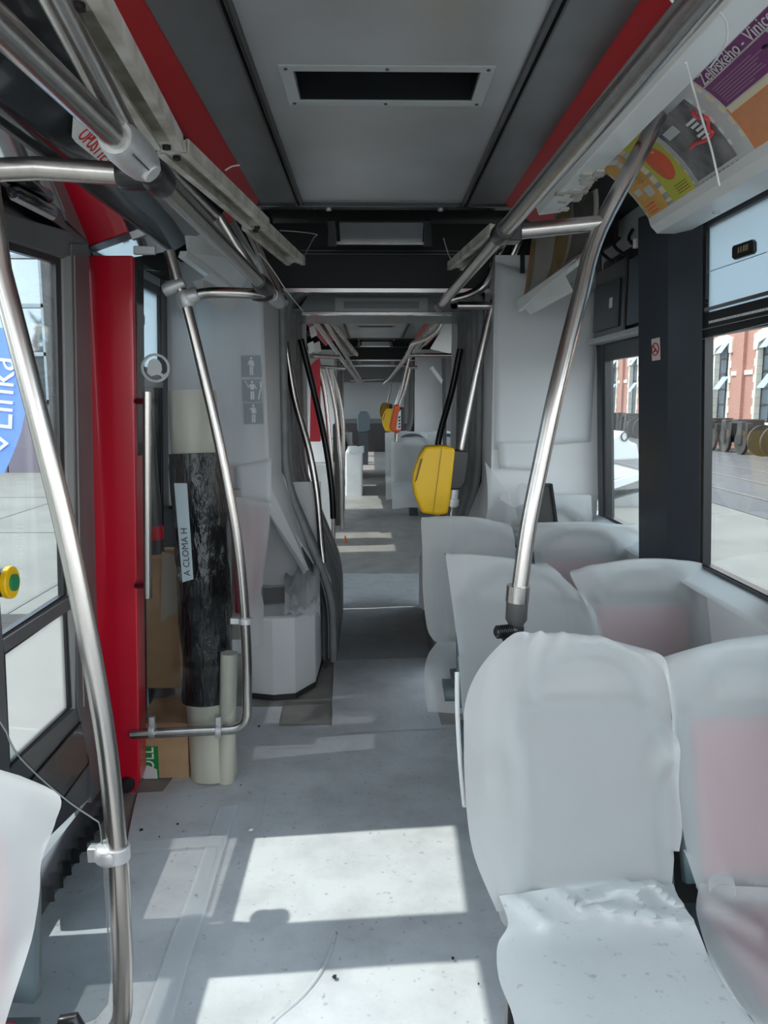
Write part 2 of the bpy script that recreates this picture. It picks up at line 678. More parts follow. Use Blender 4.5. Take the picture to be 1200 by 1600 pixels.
def ceiling_module(y0, y1, name):
    c = bpy.data.objects.new(name, None)
    COL.objects.link(c)
    c.location = (0.04, y0, CZ)
    WL[c.name] = Vector(c.location)
    c['kind'] = 'structure'
    xi0, xi1 = -0.30, 0.39
    # centre panel with a slot cut out for the vent
    vy0, vy1, vx0, vx1 = P(600, 110, z=CZ).y, P(600, 156, z=CZ).y, -0.205, 0.285
    if y0 > 3:
        vy0, vy1, vx0, vx1 = y0 + 3.35, y0 + 3.5, -0.16, 0.24
    m = MB()
    m.box(xi0, xi1, y0, vy0, CZ, CZ + .012)
    m.box(xi0, xi1, vy1, y1, CZ, CZ + .012)
    m.box(xi0, vx0, vy0, vy1, CZ, CZ + .012)
    m.box(vx1, xi1, vy0, vy1, CZ, CZ + .012)
    obj('centre_panel', m, ceil_m, c)
    f = MB()
    w = 0.035
    f.box(vx0 - w, vx1 + w, vy0 - w, vy0, CZ - .004, CZ)
    f.box(vx0 - w, vx1 + w, vy1, vy1 + w, CZ - .004, CZ)
    f.box(vx0 - w, vx0, vy0, vy1, CZ - .004, CZ)
    f.box(vx1, vx1 + w, vy0, vy1, CZ - .004, CZ)
    vf = obj('vent_frame', f, arch_l if y0 < 1 else ceil_m, c, bevel=0.001)
    f = MB()
    f.box(vx0, vx1, vy1 - .004, vy1, CZ, CZ + .11)
    f.box(vx0, vx1, vy0, vy0 + .004, CZ, CZ + .11)
    f.box(vx0, vx0 + .004, vy0, vy1, CZ, CZ + .11)
    f.box(vx1 - .004, vx1, vy0, vy1, CZ, CZ + .11)
    f.box(vx0, vx1, vy0, vy1, CZ + .11, CZ + .114)
    obj('vent_duct', f, darkpanel, vf)
    for k in range(6):
        sx = vx0 - w / 2 + (vx1 - vx0 + w) * (k % 3) / 2
        sy = (vy0 - w / 2) if k < 3 else (vy1 + w / 2)
        s = MB()
        s.tube([(sx, sy, CZ - .007), (sx, sy, CZ - .003)], 0.005, 8)
        obj('screw', s, groove_m, vf)
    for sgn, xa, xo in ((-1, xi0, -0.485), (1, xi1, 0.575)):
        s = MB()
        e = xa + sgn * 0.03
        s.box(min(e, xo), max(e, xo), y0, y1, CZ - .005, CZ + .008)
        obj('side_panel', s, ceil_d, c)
        g = MB()
        for q in (0.004, 0.015, 0.026):
            xx = xa + sgn * q
            g.box(xx - .003, xx + .003, y0, y1, CZ - .016 + (0.01 if q == .015 else 0), CZ + .004)
        obj('groove_profile', g, groove_m, c)
        rs = MB()
        rs.prism([(xo, y0, CZ), (xo + sgn * .165, y0, CZ - .11), (xo + sgn * .17, y0, CZ - .10), (xo, y0, CZ + .012)], (0, y1 - y0, 0))
        obj('red_cove', rs, redstrip, c)
    e = MB()
    e.box(-0.52, 0.62, y1, y1 + .05, CZ - .02, CZ + .02)
    obj('end_profile', e, darkpanel, c, bevel=0.004)
    for sx in (-.19, .30):
        s = MB()
        s.tube([(sx, y1 + .02, CZ - .03), (sx, y1 + .02, CZ - .018)], 0.012, 10)
        obj('bolt', s, alu, c)
    return c


ceiling_module(-.9, 3.50, 'ceiling')
ceiling_module(5.75, 3.50 + MP, 'ceiling_2')
ceiling_module(5.75 + MP, 18.6, 'ceiling_3')


# ------------------------------------------------------------------ gangways and headers
def header(dy, idx):
    """dark recess, black header board with bright strip, grey arch, bellows"""
    h = bpy.data.objects.new('trim_%d' % idx, None)
    COL.objects.link(h)
    h.location = (0.05, 4.3 + dy, 2.2)
    WL[h.name] = Vector(h.location)
    h['kind'] = 'structure'
    y = 4.30 + dy
    A = P(440, 452, y=4.3)
    B = P(775, 386, y=4.3)
    xa, xb = -0.98, 1.1
    z0, z1 = A.z, B.z
    m = MB()
    m.box(xa, xb, y, y + .03, z0, z1 + .12)
    obj('header_board', m, matteblack, h)
    m = MB()
    m.box(xa + .45, xb - .45, y - .012, y, z0 - .016, z0 + .004)
    obj('bright_strip', m, bright, h)
    # recess above, between ceiling end and header
    m = MB()
    m.box(xa, xb, 3.56 + dy, y, 2.56, 2.575)
    m.box(xa, xa + .02, 3.56 + dy, y, 2.3, 2.56)
    m.box(xb - .02, xb, 3.56 + dy, y, 2.3, 2.56)
    obj('recess_lining', m, matteblack, h)
    m = MB()
    m.prism([P(530, 348, y=3.75) + Vector((0, dy, 0)), P(662, 348, y=3.75) + Vector((0, dy, 0)),
             P(660, 378, y=3.95) + Vector((0, dy, 0)), P(532, 378, y=3.95) + Vector((0, dy, 0))], (0, 0.01, 0.01))
    obj('grey_duct_plate', m, ceil_d, h)
    m = MB()
    a, b = P(525, 380, y=3.95), P(665, 380, y=3.95)
    m.box(a.x, b.x, a.y + dy, a.y + .02 + dy, a.z - .006, a.z + .008)
    obj('duct_edge', m, bright, h)
    for px in (518, 668):
        m = MB()
        p = [P(px - 7, 345, y=3.7), P(px + 5, 345, y=3.7), P(px + 7, 360, y=3.8), P(px + 8, 385, y=3.95), P(px - 6, 385, y=3.95), P(px - 5, 362, y=3.8)]
        m.prism([q + Vector((0, dy, 0)) for q in p], (0, .02, .01))
        obj('hinge_bracket', m, blackp, h)
    m = MB()
    for py in (392, 397):
        a, b = P(470, py, y=4.28), P(745, py, y=4.28)
        m.box(a.x, b.x, 4.27 + dy, 4.285 + dy, a.z - .003, a.z + .003)
    obj('header_rail', m, groove_m, h)
    # grey arch panel with a slot
    ya = 4.95
    pts = []
    for px, py in ((470, 489), (472, 476), (480, 464), (494, 457), (512, 455), (660, 455), (684, 457), (697, 464), (704, 476), (706, 489)):
        pts.append(P(px, py, y=ya) + Vector((0, dy, 0)))
    m = MB()
    m.prism(pts, (0, .03, 0))
    obj('arch_panel', m, arch_m, h)
    a, b = P(523, 465, y=ya - .01), P(669, 487, y=ya - .01)
    m = MB()
    m.box(a.x, b.x, ya - .014 + dy, ya + dy, b.z, a.z)
    fr = obj('slot_frame', m, arch_l, h, bevel=0.003)
    a, b = P(537, 471, y=ya - .02), P(655, 482, y=ya - .02)
    m = MB()
    m.box(a.x, b.x, ya - .018 + dy, ya - .012 + dy, b.z, a.z)
    obj('slot', m, arch_m, fr)
    a, b = P(472, 488, y=ya - .02), P(706, 491, y=ya - .02)
    m = MB()
    m.box(a.x, b.x, ya - .02 + dy, ya + .03 + dy, b.z - .004, a.z + .002)
    obj('bright_strip', m, bright, h)
    # gangway ceiling
    m = MB()
    m.box(-.62, .72, ya + .03 + dy, 5.75 + dy, a.z + .01, a.z + .03)
    obj('gangway_ceiling', m, arch_m, h)
    # bellows: ring shaped ribs, one behind another
    zf = fz(5.0 + dy)
    cx = 0.055
    for k in range(9):
        yy = 4.55 + k * 0.13 + dy
        wv = 0.575 + (0.012 if k % 2 else 0)
        zt = 2.27
        path = [(cx - .30, yy, zf + .01), (cx - .30, yy, .42 + zf * .5), (cx - wv, yy, 1.12 + zf * .4), (cx - wv, yy, zt),
                (cx + wv, yy, zt), (cx + wv, yy, 1.12 + zf * .4), (cx + .36, yy, .42 + zf * .5), (cx + .36, yy, zf + .01)]
        pf = fillet(path, 0.16, 5)
        m = MB()
        # flattened rib: two tubes joined by a band
        m.tube(pf, 0.024, 8)
        obj('bellows_rib', m, rubber, h, smooth=50)
    # dark fabric behind the ribs
    rows = []
    for yy in (4.45 + dy, 5.72 + dy):
        path = [(cx - .34, yy, zf), (cx - .34, yy, .42 + zf * .5), (cx - .63, yy, 1.12 + zf * .4), (cx - .63, yy, 2.32),
                (cx + .63, yy, 2.32), (cx + .63, yy, 1.12 + zf * .4), (cx + .40, yy, .42 + zf * .5), (cx + .40, yy, zf)]
        rows.append(fillet(path, 0.18, 5))
    m = MB()
    m.grid(rows)
    obj('bellows_fabric', m, rubber_d, h, solid=0.01)
    # pale end frame of the next module
    yy = 5.74 + dy
    m = MB()
    for s, xo, xi in ((-1, -.60, -.485), (1, .71, .585)):
        m.box(min(xo, xi), max(xo, xi), yy, yy + .05, 1.0, 2.32)
        m.prism([(xo, yy, 1.0), (xi, yy, 1.0), (cx + s * .30, yy, .42 + zf * .5), (cx + s * .30, yy, zf), (cx + s * .42, yy, zf)], (0, .05, 0))
    obj('end_frame', m, grey_panel, h)
    return h


header(0.0, 2)
header(MP, 3)


# ------------------------------------------------------------------ cabinets beside the gangway (paper-covered walls)
def cabinets(dy):
    first = dy == 0
    zf = fz(4.2 + dy)
    # left
    xo = XL - .02
    yf = 4.10 + dy
    m = MB()
    a = P(412, 500, y=4.10)
    m.prism([(xo, yf, 1.02), (a.x, yf, 1.02), (a.x, yf, 2.33), (xo, yf, 2.33)], (0, .02, 0))
    m.prism([(xo, yf, 1.02), (a.x, yf, 1.02), (-.535, yf + .42, 1.02), (xo, yf + .62, 1.02)], (0, 0, .02))
    m.prism([(xo, yf + .62, zf), (-.32, yf + .62, zf), (-.32, yf + .62, 1.1), (xo, yf + .62, 1.1)], (0, .02, 0))
    m.prism([(a.x, yf, 1.12), (-.535, yf + .42, 1.12), (-.535, yf + .42, 2.33), (a.x, yf, 2.33)], (-.02, .01, 0))
    o = struct('wall_left', m, grey_panel)
    m = MB()
    q = [(a.x, yf, 1.18), (-.535, yf + .42, 1.18), (-.26, yf + .56, .50), (-.34, yf + .46, .48)]
    m.prism(q, (-.03, .02, -.02))
    q = [(a.x, yf, 1.18), (-.34, yf + .46, .48), (-.38, yf + .48, .48), (a.x - .06, yf + .02, 1.10), (a.x - .10, yf, 1.14)]
    m.prism(q, (-.01, .02, 0))
    q = [(-.34, yf + .46, .48), (-.26, yf + .56, .50), (-.25, yf + .56, zf), (-.33, yf + .46, zf)]
    m.prism(q, (-.03, .02, 0))
    obj('sloping_panel', m, grey_panel, o)
    # right
    m = MB()
    b = P(772, 500, y=4.05)
    yf = 4.05 + dy
    m.prism([(.70, yf, zf), (XR + .02, yf, zf), (XR + .02, yf, 2.33), (b.x, yf, 2.33), (b.x, yf, 1.2)], (0, .02, 0))
    m.prism([(b.x, yf, 1.12), (.645, yf + .47, 1.12), (.645, yf + .47, 2.33), (b.x, yf, 2.33)], (.02, .01, 0))
    m.prism([(b.x, yf, 1.12), (.645, yf + .47, 1.12), (.40, yf + .42, .50), (.52, yf - .1, .48)], (.03, .02, -.02))
    o2 = struct('wall_right', m, grey_panel)
    return o, o2


cabinets(0)
cabinets(MP)
# closing end wall of the third module
mb = MB()
mb.box(XL, XR, 18.6, 18.65, .3, 2.5)
ew = struct('wall_back', mb, mat('end_wall_grey', (0.10, 0.11, 0.115), 0.5))
mb = MB()
mb.box(-.75, .75, 18.57, 18.6, 1.15, 2.02)
obj('upper_pane', mb, mat('end_pane', (0.20, 0.23, 0.24), 0.2), ew)
mb = MB()
mb.box(-.9, .9, 18.3, 18.58, .3, 1.05)
obj('desk', mb, blackp, ew)


# ------------------------------------------------------------------ right side wall: lower panel, frames, panes
def rquad(y0, y1, z0, z1, dx=0.0):
    return [(xr(z0) + dx, y0, z0), (xr(z0) + dx, y1, z0), (xr(z1) + dx, y1, z1), (xr(z1) + dx, y0, z1)]


def lquad(y0, y1, z0, z1, dx=0.0):
    return [(xl(z0) + dx, y0, z0), (xl(z0) + dx, y1, z0), (xl(z1) + dx, y1, z1), (xl(z1) + dx, y0, z1)]


SILL, TRAN, TRAN2, WTOP = 0.985, 1.825, 1.90, 2.21


def right_wall(y0, y1):
    m = MB()
    m.prism(rquad(y0, y1, 0, SILL), (.05, 0, 0))
    m.prism(rquad(y0, y1, WTOP, 2.55), (.05, 0, 0))
    return struct('wall_right', m, grey_panel)


right_wall(-1.5, 4.55)
right_wall(5.7, 4.55 + MP)
right_wall(5.7 + MP, 18.6)


def window(n, quadf, y0, y1, sgn, upper='milky', lower='clear', fr=0.022, plate=None, tr=None):
    z0, z1, z2, z3 = SILL, tr or TRAN, min((tr or TRAN) + .075, WTOP - .02), WTOP
    w = bpy.data.objects.new('window_%d' % n, None)
    COL.objects.link(w)
    w.location = (quadf(y0, y1, z0, z1)[0][0], y0, z0)
    WL[w.name] = Vector(w.location)
    w['kind'] = 'structure'
    t = (sgn * .03, 0, 0)
    m = MB()
    for (a, b, c, d) in ((y0, y1, z0, z0 + fr), (y0, y1, z1 - fr * .3, z2), (y0, y1, z3 - fr, z3 + .06),
                         (y0 - .012, y0 + fr * .6, z0, z3), (y1 - fr * .6, y1 + .012, z0, z3)):
        m.prism(quadf(a, b, c, d), t)
    obj('window_frame', m, frame_m, w)
    m = MB()
    m.prism(quadf(y0, y1, z0 + .01, z1, sgn * .015), (sgn * .006, 0, 0))
    obj('lower_pane', m, tinted if lower == 'tinted' else glass, w)
    m = MB()
    m.prism(quadf(y0, y1, z2, z3, sgn * .012), (sgn * .006, 0, 0))
    obj('upper_pane', m, milky if upper == 'milky' else {'black': frame_m, 'tinted': tinted}.get(upper, glass), w)
    return w


def rpillar(y0, y1, name='trim_4', m_=None):
    m = MB()
    m.prism(rquad(y0, y1, 0.0, 2.45, -.004), (.06, 0, 0))
    return struct(name, m, m_ or pillar_m)


# near window, its pillar, then the far pane
wn = window(1, rquad, 2.26, 2.755, 1)
m = MB()
a = P(1100, 516, x=xr(1.9) - .006)
for py0, py1 in ((506, 500), (521, 513)):
    p, q = P(1098, py0 + 9, x=xr(1.9) - .004), P(1200, py1 - 8, x=xr(1.9) - .004)
    m.bar(p, q, .002, .003, up=(1, 0, 0))
obj('transom_line', m, alu, wn)
m = MB()
yy = 2.28
while yy < 2.70:
    ww = random.uniform(.006, .016)
    m.prism(rquad(yy, yy + ww, 1.862, 1.870, -.001), (-.001, 0, 0))
    yy += ww + .004
obj('fine_print', m, white_ink, wn)
m = MB()
p0 = P(1101, 500, plane=(Vector((xr(1.9), 0, 1.9)), Vector((1, 0, .05))))
m.prism(rquad(2.27, 2.745, 1.905, 1.917, -.004), (.004, 0, 0))
obj('pane_bead', m, bright, wn)
# hopper catch
rp = (Vector((xr(2.0) + .008, 0, 2.0)), Vector((1, 0, .05)))
c4 = [P(px, py, plane=rp) for px, py in ((1151, 384), (1180, 374), (1183, 378), (1183, 393), (1180, 397), (1153, 406), (1149, 403), (1149, 388))]
m = MB()
m.prism(c4, (-.012, 0, 0))
ct = obj('catch', m, blackp, wn, bevel=.002)
m = MB()
for px in (1160, 1164, 1168, 1171, 1174):
    q = P(px, 391 - (px - 1160) * .35, plane=rp)
    m.box(q.x - .0135, q.x - .0125, q.y - .004, q.y + .003, q.z - .009, q.z + .009)
obj('catch_print', m, mat('catch_gold', (.35, .28, .15), .5), ct)
m = MB()
p, q = P(1100, 428, plane=rp), P(1200, 394, plane=rp)
m.bar(p + Vector((-.004, 0, 0)), q + Vector((-.004, 0, 0)), .002, .003, up=(1, 0, 0))
obj('seam', m, mat('seam_grey', (.3, .36, .4), .5), wn)
for (px, py) in ((1107, 470), (1107, 477)):
    q = P(px, py, plane=rp)
    m = MB()
    m.box(q.x - .006, q.x - .005, q.y - .006, q.y + .006, q.z - .006, q.z + .006)
    obj('maker_mark', m, ink, wn)

# pillar between the two panes, slightly proud of the wall
m = MB()
zt = 2.30
pA = [P(1004, 620, y=3.05), P(1050, 620, y=2.86), P(1092, 620, y=2.77)]
xin0, xin1 = pA[0].x, pA[1].x
def pil(z):
    k = -.05 * (z - 1.6)
    return [(xin0 + k, 3.10, z), (xin1 + k, 2.90, z), (xr(z) + .002, 2.77, z), (xr(z) + .025, 2.77, z), (xr(z) + .025, 3.10, z)]
b0, b1 = pil(0.0), pil(zt)
m._add(b0 + b1, [(4, 3, 2, 1, 0), (5, 6, 7, 8, 9)] + [(i, (i + 1) % 5, 5 + (i + 1) % 5, 5 + i) for i in range(5)])
pl = struct('trim_5', m, pillar_m, bevel=.004)
# no smoking sign
n_in = Vector((xin0 - xin1, 0, 0))
ed = Vector((xin1 - xin0, -.2, 0)).normalized()
nn = Vector((-ed.y, ed.x, 0))
if nn.x > 0:
    nn = -nn
pln = (Vector((xin0 - .05 * .2, 3.10, 1.8)), Vector((nn.x, nn.y, nn.x * .05)))
sg = thing('no_smoking_sign', P(1025, 546, plane=pln), 'small pale no smoking sticker on the dark pillar by the window', 'sign')
c = [P(px, py, plane=pln) for px, py in ((1019, 530), (1032, 527), (1033, 562), (1020, 564))]
m = MB()
m.prism([q + nn * .002 for q in c], nn * .002)
obj('plate', m, sign_pink, sg, bevel=.001)
cc = (c[0] + c[1] + c[2] + c[3]) / 4 + nn * .006
uu = (c[1] - c[0]).normalized()
vv = (c[0] - c[3]).normalized()
m = MB()
rx, rz = (c[1] - c[0]).length * .40, (c[1] - c[0]).length * .40
pth = [cc + uu * rx * math.cos(t * math.pi / 12) + vv * rx * math.sin(t * math.pi / 12) for t in range(25)]
m.tube(pth, .0022, 6)
m.bar(cc + (uu * .7 - vv * .7) * rx, cc + (-uu * .7 + vv * .7) * rx, .004, .002, up=nn)
obj('prohibition_ring', m, mat('dull_red', (.35, .03, .05), .5), sg)
m = MB()
m.bar(cc - nn * .001 + (-uu * .5 - vv * .45) * rx, cc - nn * .001 + (uu * .1 + vv * .1) * rx, .005, .002, up=nn)
obj('cigarette', m, ink, sg)

window(2, rquad, 3.14, 3.93, 1, upper='black', tr=1.80)
for (a, b) in ((1.97, 2.245), (3.96, 4.05)):
    rpillar(a, b, 'trim_6')
window(3, rquad, 1.15, 1.955, 1)

# grey equipment box above the far pane
eq = thing('equipment_box', (1.12, 3.5, 1.9), 'dark equipment box with exposed plates above the far right window', 'equipment')
m = MB()
c = [P(px, py, y=3.9) for px, py in ((935, 400), (935, 530))]
x1 = xr(2) - .002
m.box(x1 - .05, x1, 3.45, 3.92, 1.90, 2.22)
obj('housing', m, darkpanel, eq, bevel=.004)
m = MB()
m.box(x1 - .06, x1 - .05, 3.52, 3.90, 1.93, 2.14)
cv = obj('cover_plate', m, pillar_m, eq, bevel=.003)
m = MB()
m.box(x1 - .064, x1 - .06, 3.60, 3.635, 2.02, 2.065)
obj('label_tag', m, white_p, cv)
m = MB()
m.box(x1 - .05, x1, 3.16, 3.42, 1.92, 2.2)
obj('side_plate', m, mat('bluish_plate', (.07, .10, .13), .3), eq, bevel=.003)
m = MB()
m.box(x1 - .07, x1, 3.14, 3.95, 1.875, 1.90)
obj('lower_rail', m, alu, eq, bevel=.003)
for k in range(4):
    m = MB()
    yy = 3.2 + k * .18
    m.tube(smooth_path([(x1 - .02, yy, 2.24), (x1 - .05 - .008 * k, yy + .03, 2.27 + .01 * k), (x1 - .03, yy + .07, 2.33)], 3), .008, 8)
    obj('connector', m, blackp, eq, smooth=50)
m = MB()
m.tube([(x1 - .08, 3.25, 2.215), (x1 - .08, 3.25, 2.25)], .012, 10)
obj('lamp_bulb', m, white_p, eq, smooth=50)

# sill paper
m = MB()
rows = []
for i in range(25):
    y = 1.3 + i * .115
    rows.append([Vector((xr(SILL) - .002 - .022 * k, y, SILL + .008 - .012 * k + .004 * noise.noise((y * 6, k, 3)))) for k in range(5)])
m.grid(rows)
single('sill_paper', m, paper_w, 'strip of white paper lying along the right window sill', 'paper', solid=.002, smooth=60)
# black gasket below the near pane
m = MB()
m.prism(rquad(1.3, 2.75, SILL - .004, SILL + .018, -.006), (.01, 0, 0))
struct('trim_7', m, frame_m)

# windows of the second and third modules
for n, (a, b) in enumerate(((5.95, 7.2), (7.45, 7.95), (8.18, 8.52), (8.78, 9.3), (9.62, 10.9))):
    window(4 + n, rquad, a, b, 1, upper='clear')
for n, (a, b) in enumerate(((13.4, 15.0), (15.3, 16.6), (16.9, 18.3))):
    window(9 + n, rquad, a, b, 1, upper='clear')
m = MB()
for a, b in ((5.7, 5.93), (7.22, 7.43), (7.97, 8.16), (8.54, 8.76), (9.32, 9.6), (10.92, 11.5)):
    m.prism(rquad(a, b, 0, 2.5, .002), (.05, 0, 0))
for a, b in ((13.1, 13.38), (15.02, 15.28), (16.62, 16.88), (18.32, 18.6)):
    m.prism(rquad(a, b, .3, 2.5, .002), (.05, 0, 0))
struct('trim_8', m, pillar_m)


# ------------------------------------------------------------------ right cove with posters
def cove_pt(u, v, lift=0.0):
    """u: metres along the tram (Y), v: 0 upper edge .. 1 lower lip"""
    a = Vector((0.79, u, 2.43))
    b = Vector((1.01, u, 2.235))
    p = a.lerp(b, v)
    bow = math.sin(v * math.pi) * .02
    n = Vector((-.64, 0, -.76))
    return p - n * bow + n * lift


CY0, CY1 = .9, 2.88
m = MB()
rows = [[cove_pt(y, k / 8) for k in range(9)] for y in (CY0, CY1)]
m.grid(rows)
cove = struct('trim_9', m, white_p, solid=.006, smooth=40)
m = MB()
m.prism([(.995, CY0, 2.247), (1.005, CY0, 2.22), (1.03, CY0, 2.195), (1.13, CY0, 2.195), (1.15, CY0, 2.21), (1.15, CY0, 2.24), (1.02, CY0, 2.25)], (0, CY1 - CY0, 0))
lip = obj('lip_moulding', m, white_p, cove, bevel=.003)
m = MB()
m.tube([(1.10, 2.55, 2.190), (1.10, 2.55, 2.197)], .012, 14)
obj('lock_eye', m, alu, lip)
# inboard profile carrying the lamps
m = MB()
m.prism([(.60, CY0, 2.33), (.62, CY0, 2.28), (.70, CY0, 2.29), (.79, CY0, 2.415), (.79, CY0, 2.44), (.70, CY0, 2.36), (.62, CY0, 2.345)], (0, CY1 - CY0 + .1, 0))
obj('profile_moulding', m, white_p, cove, bevel=.003)
m = MB()
for k in range(26):
    yy = CY1 - .45 + random.random() * .5
    vv = random.random()
    x = .62 + vv * .16
    z = 2.279 + max(0, (x - .70)) * .95 + .01 * vv
    s = random.uniform(.006, .02)
    m.box(x - s, x + s, yy - s, yy + s, z - .004, z + .004)
obj('broken_chips', m, channel, cove)


def cove_quad(m, u0, u1, v0, v1, lift, mi):
    nv = 6
    rows = [[cove_pt(u, v0 + (v1 - v0) * k / nv, lift) for k in range(nv + 1)] for u in (u0, u1)]
    m.grid(rows, mi)


def cove_uv(px, py):
    pl_ = (cove_pt(2, .5), Vector((-.645, 0, -.765)))
    q = P(px, py, plane=pl_)
    a = Vector((0.79, 0, 2.43))
    d = Vector((.22, 0, -.195))
    return q.y, (q - a).dot(d) / d.length_squared


# photo points give the extent of every poster on the cove
pos1 = thing('route_poster', cove_pt(1.9, .5, .003), 'purple and orange route map poster high on the right cove nearest the camera', 'poster')
m = MB()
UF = cove_uv(1035, 125)[0]
UF = 2.12
cove_quad(m, 1.18, UF, .12, .985, .003, 0)
cove_quad(m, 1.19, UF - .02, .50 + .02, .975, .0038, 2)     # orange half
cove_quad(m, 1.19, UF - .02, .13, .52, .0038, 1)            # grey map
cove_quad(m, 1.19, UF - .03, .13, .235, .0044, 3)           # purple title band
cove_quad(m, UF - .34, UF - .03, .25, .50, .0044, 3)        # purple block
cove_quad(m, UF - .34, UF - .03, .515, .57, .0044, 4)       # cream strip
cove_quad(m, UF - .385, UF - .345, .515, .57, .0044, 5)
ob = obj('sheet', m, [pr_cream, pr_grey, pr_orange, pr_purple, pr_cream, pr_photo], pos1, fixn=False)
m = MB()
for k in range(7):
    v = .30 + k * .027
    l = random.uniform(.14, .24)
    cove_quad(m, UF - .05 - l, UF - .05, v, v + .007, .005, 0)
for k in range(14):
    v = .60 + k * .026
    l = random.uniform(.25, .6)
    cove_quad(m, UF - .05 - l, UF - .05, v, v + .006, .005, 1)
obj('text_lines', m, [mat('print_lilac', (.45, .33, .42), .5), mat('print_pale_orange', (.72, .42, .25), .5)], pos1, fixn=False)
m = MB()
pp = [cove_pt(UF - .30 - .06 * k, .33 + .045 * math.sin(k * .9) - .012 * k, .005) for k in range(10)]
m.tube(pp, .0015, 5)
for q in pp[::2]:
    m.box(q.x - .004, q.x + .004, q.y - .006, q.y + .006, q.z - .003, q.z + .001)
obj('route_line', m, ink, pos1)
dn = (cove_pt(2, 1) - cove_pt(2, 0)).normalized()
text_mesh('Želivského - Vinice', .045, cove_pt(UF - .05, .185, .006), (0, -1, 0), -dn, white_ink, 'title_text', pos1)

pos2 = thing('photo_poster', cove_pt(2.3, .5, .003), 'dark photo poster with red curve on the right cove in the middle', 'poster')
m = MB()
u0, u1 = 2.17, 2.44
cove_quad(m, u0, u1, .17, .985, .003, 0)
cove_quad(m, u0 + .015, u1 - .005, .19, .90, .0038, 1)
for k in range(5):
    cove_quad(m, u0 + .05 + (k % 2) * .012, u0 + .115 - (k % 3) * .008, .38 + k * .05, .41 + k * .05, .0046, 0)
cove_quad(m, u0 + .16, u1 - .03, .30, .40, .0044, 3)
obj('sheet', m, [white_p, pr_photo, pr_pink, grey_panel], pos2, fixn=False)
m = MB()
pth = [cove_pt(u0 + .03 + .015 * math.sin(t), .33 + .03 * t, .0055) for t in range(9)] + [cove_pt(u0 + .04 + .02 * k, .60 + .02 * math.sin(k * .8) , .0055) for k in range(8)]
m.tube(smooth_path(pth, 3), .006, 6)
obj('red_curve', m, pr_pink, pos2)
m = MB()
for k in range(9):
    u = u0 + .02 + k * .027
    cove_quad(m, u, u + .012, .935, .955, .0046, 0)
obj('fine_print', m, ink, pos2)

pos3 = thing('advert_poster', cove_pt(2.65, .5, .003), 'lime and amber advert poster with a red oval at the far end of the cove', 'poster')
m = MB()
u0, u1 = 2.46, 2.875
cove_quad(m, u0, u1, .06, .99, .003, 0)
cove_quad(m, u0 + .008, u0 + .185, .07, .98, .0038, 1)
cove_quad(m, u0 + .225, u1 - .01, .07, .98, .0038, 2)
ring = []
for t in range(28):
    a_ = 2 * math.pi * t / 28
    ring.append(cove_pt(u0 + .095 + .062 * math.cos(a_), .50 + .23 * math.sin(a_), .0046))
m.poly(ring, 3)
for k in range(4):
    cove_quad(m, u0 + .065, u0 + .125, .36 + k * .075, .38 + k * .075, .0052, 4)
for k in range(6):
    cove_quad(m, u0 + .24 + (k % 2) * .03, u0 + .33 - (k % 3) * .02, .46 + k * .018, .466 + k * .018, .0046, 5)
cove_quad(m, u0 + .25, u0 + .31, .62, .74, .0046, 6)
cove_quad(m, u0 + .33, u0 + .385, .58, .66, .0046, 6)
cove_quad(m, u0 + .27, u0 + .31, .2, .3, .0046, 6)
for k in range(3):
    cove_quad(m, u0 + .30, u0 + .38, .80 + k * .045, .82 + k * .045, .0046, 3)
for k in range(4):
    cove_quad(m, u0 + .03, u0 + .12, .80 + k * .03, .808 + k * .03, .0046, 5)
obj('sheet', m, [pr_cream, pr_green, pr_amber, pr_red, pr_cream, mat('print_brown', (.20, .12, .05), .5), pr_grey], pos3, fixn=False)

# end of the cove: dark cavity with torn bits, then a curved remnant
m = MB()
m.box(.66, 1.16, 2.90, 4.0, 2.42, 2.5)
m.box(1.15, 1.17, 2.90, 4.0, 2.15, 2.45)
struct('trim_10', m, matteblack)
rem = thing('torn_cove_cover', (.85, 3.6, 2.2), 'torn white cove cover with brown poster remains hanging over the right cabinet', 'cover')
prof = [(925, 268), (934, 300), (933, 340), (922, 385), (905, 405)]
m = MB()
far = [(832, 360), (830, 390), (826, 420), (822, 450), (815, 480)]
rows = []
for i in range(len(prof)):
    a = P(*prof[i], y=3.15)
    b = P(*far[i], y=3.86)
    rows.append([a.lerp(b, k / 10) + Vector((0, 0, .02 * math.sin(k / 10 * math.pi))) for k in range(11)])
rows = [list(r) for r in zip(*[smooth_path(c_, 4) for c_ in zip(*rows)])]
m.grid(rows)
obj('curved_cover', m, mat('torn_poster', (.56, .54, .50), .35, noise_amt=.1, noise_scale=5), rem, solid=.006, smooth=60)
m = MB()
def strip_on(u0, u1, mi):
    nr = len(rows)
    ks = []
    for i in range(nr):
        r = rows[i]
        def at(u):
            f = u * (len(r) - 1)
            j = min(len(r) - 2, int(f))
            return r[j].lerp(r[j + 1], f - j) + Vector((-.006, -.004, -.005))
        ks.append([at(u0), at((u0 + u1) / 2), at(u1)])
    m.grid(ks[3:], mi)
tg_ = mat('torn_grey_print', (.20, .20, .19), .4, noise_amt=.3, noise_scale=10)
tb_ = mat('torn_brown_print', (.42, .31, .15), .4, noise_amt=.3, noise_scale=10)
for u0_, u1_, mm_ in ((.04, .30, tg_), (.34, .56, tb_), (.90, .98, tb_), (.985, 1.0, pr_pink)):
    m = MB()
    strip_on(u0_, u1_, 0)
    obj('poster_remain', m, mm_, rem, fixn=False)
m = MB()
p = [P(px, py, y=yy) for px, py, yy in ((905, 405, 3.2), (907, 413, 3.2), (815, 487, 3.86), (812, 470, 3.86))]
m.prism([p[0], p[1], p[2], p[3]], (-.02, -.01, 0))
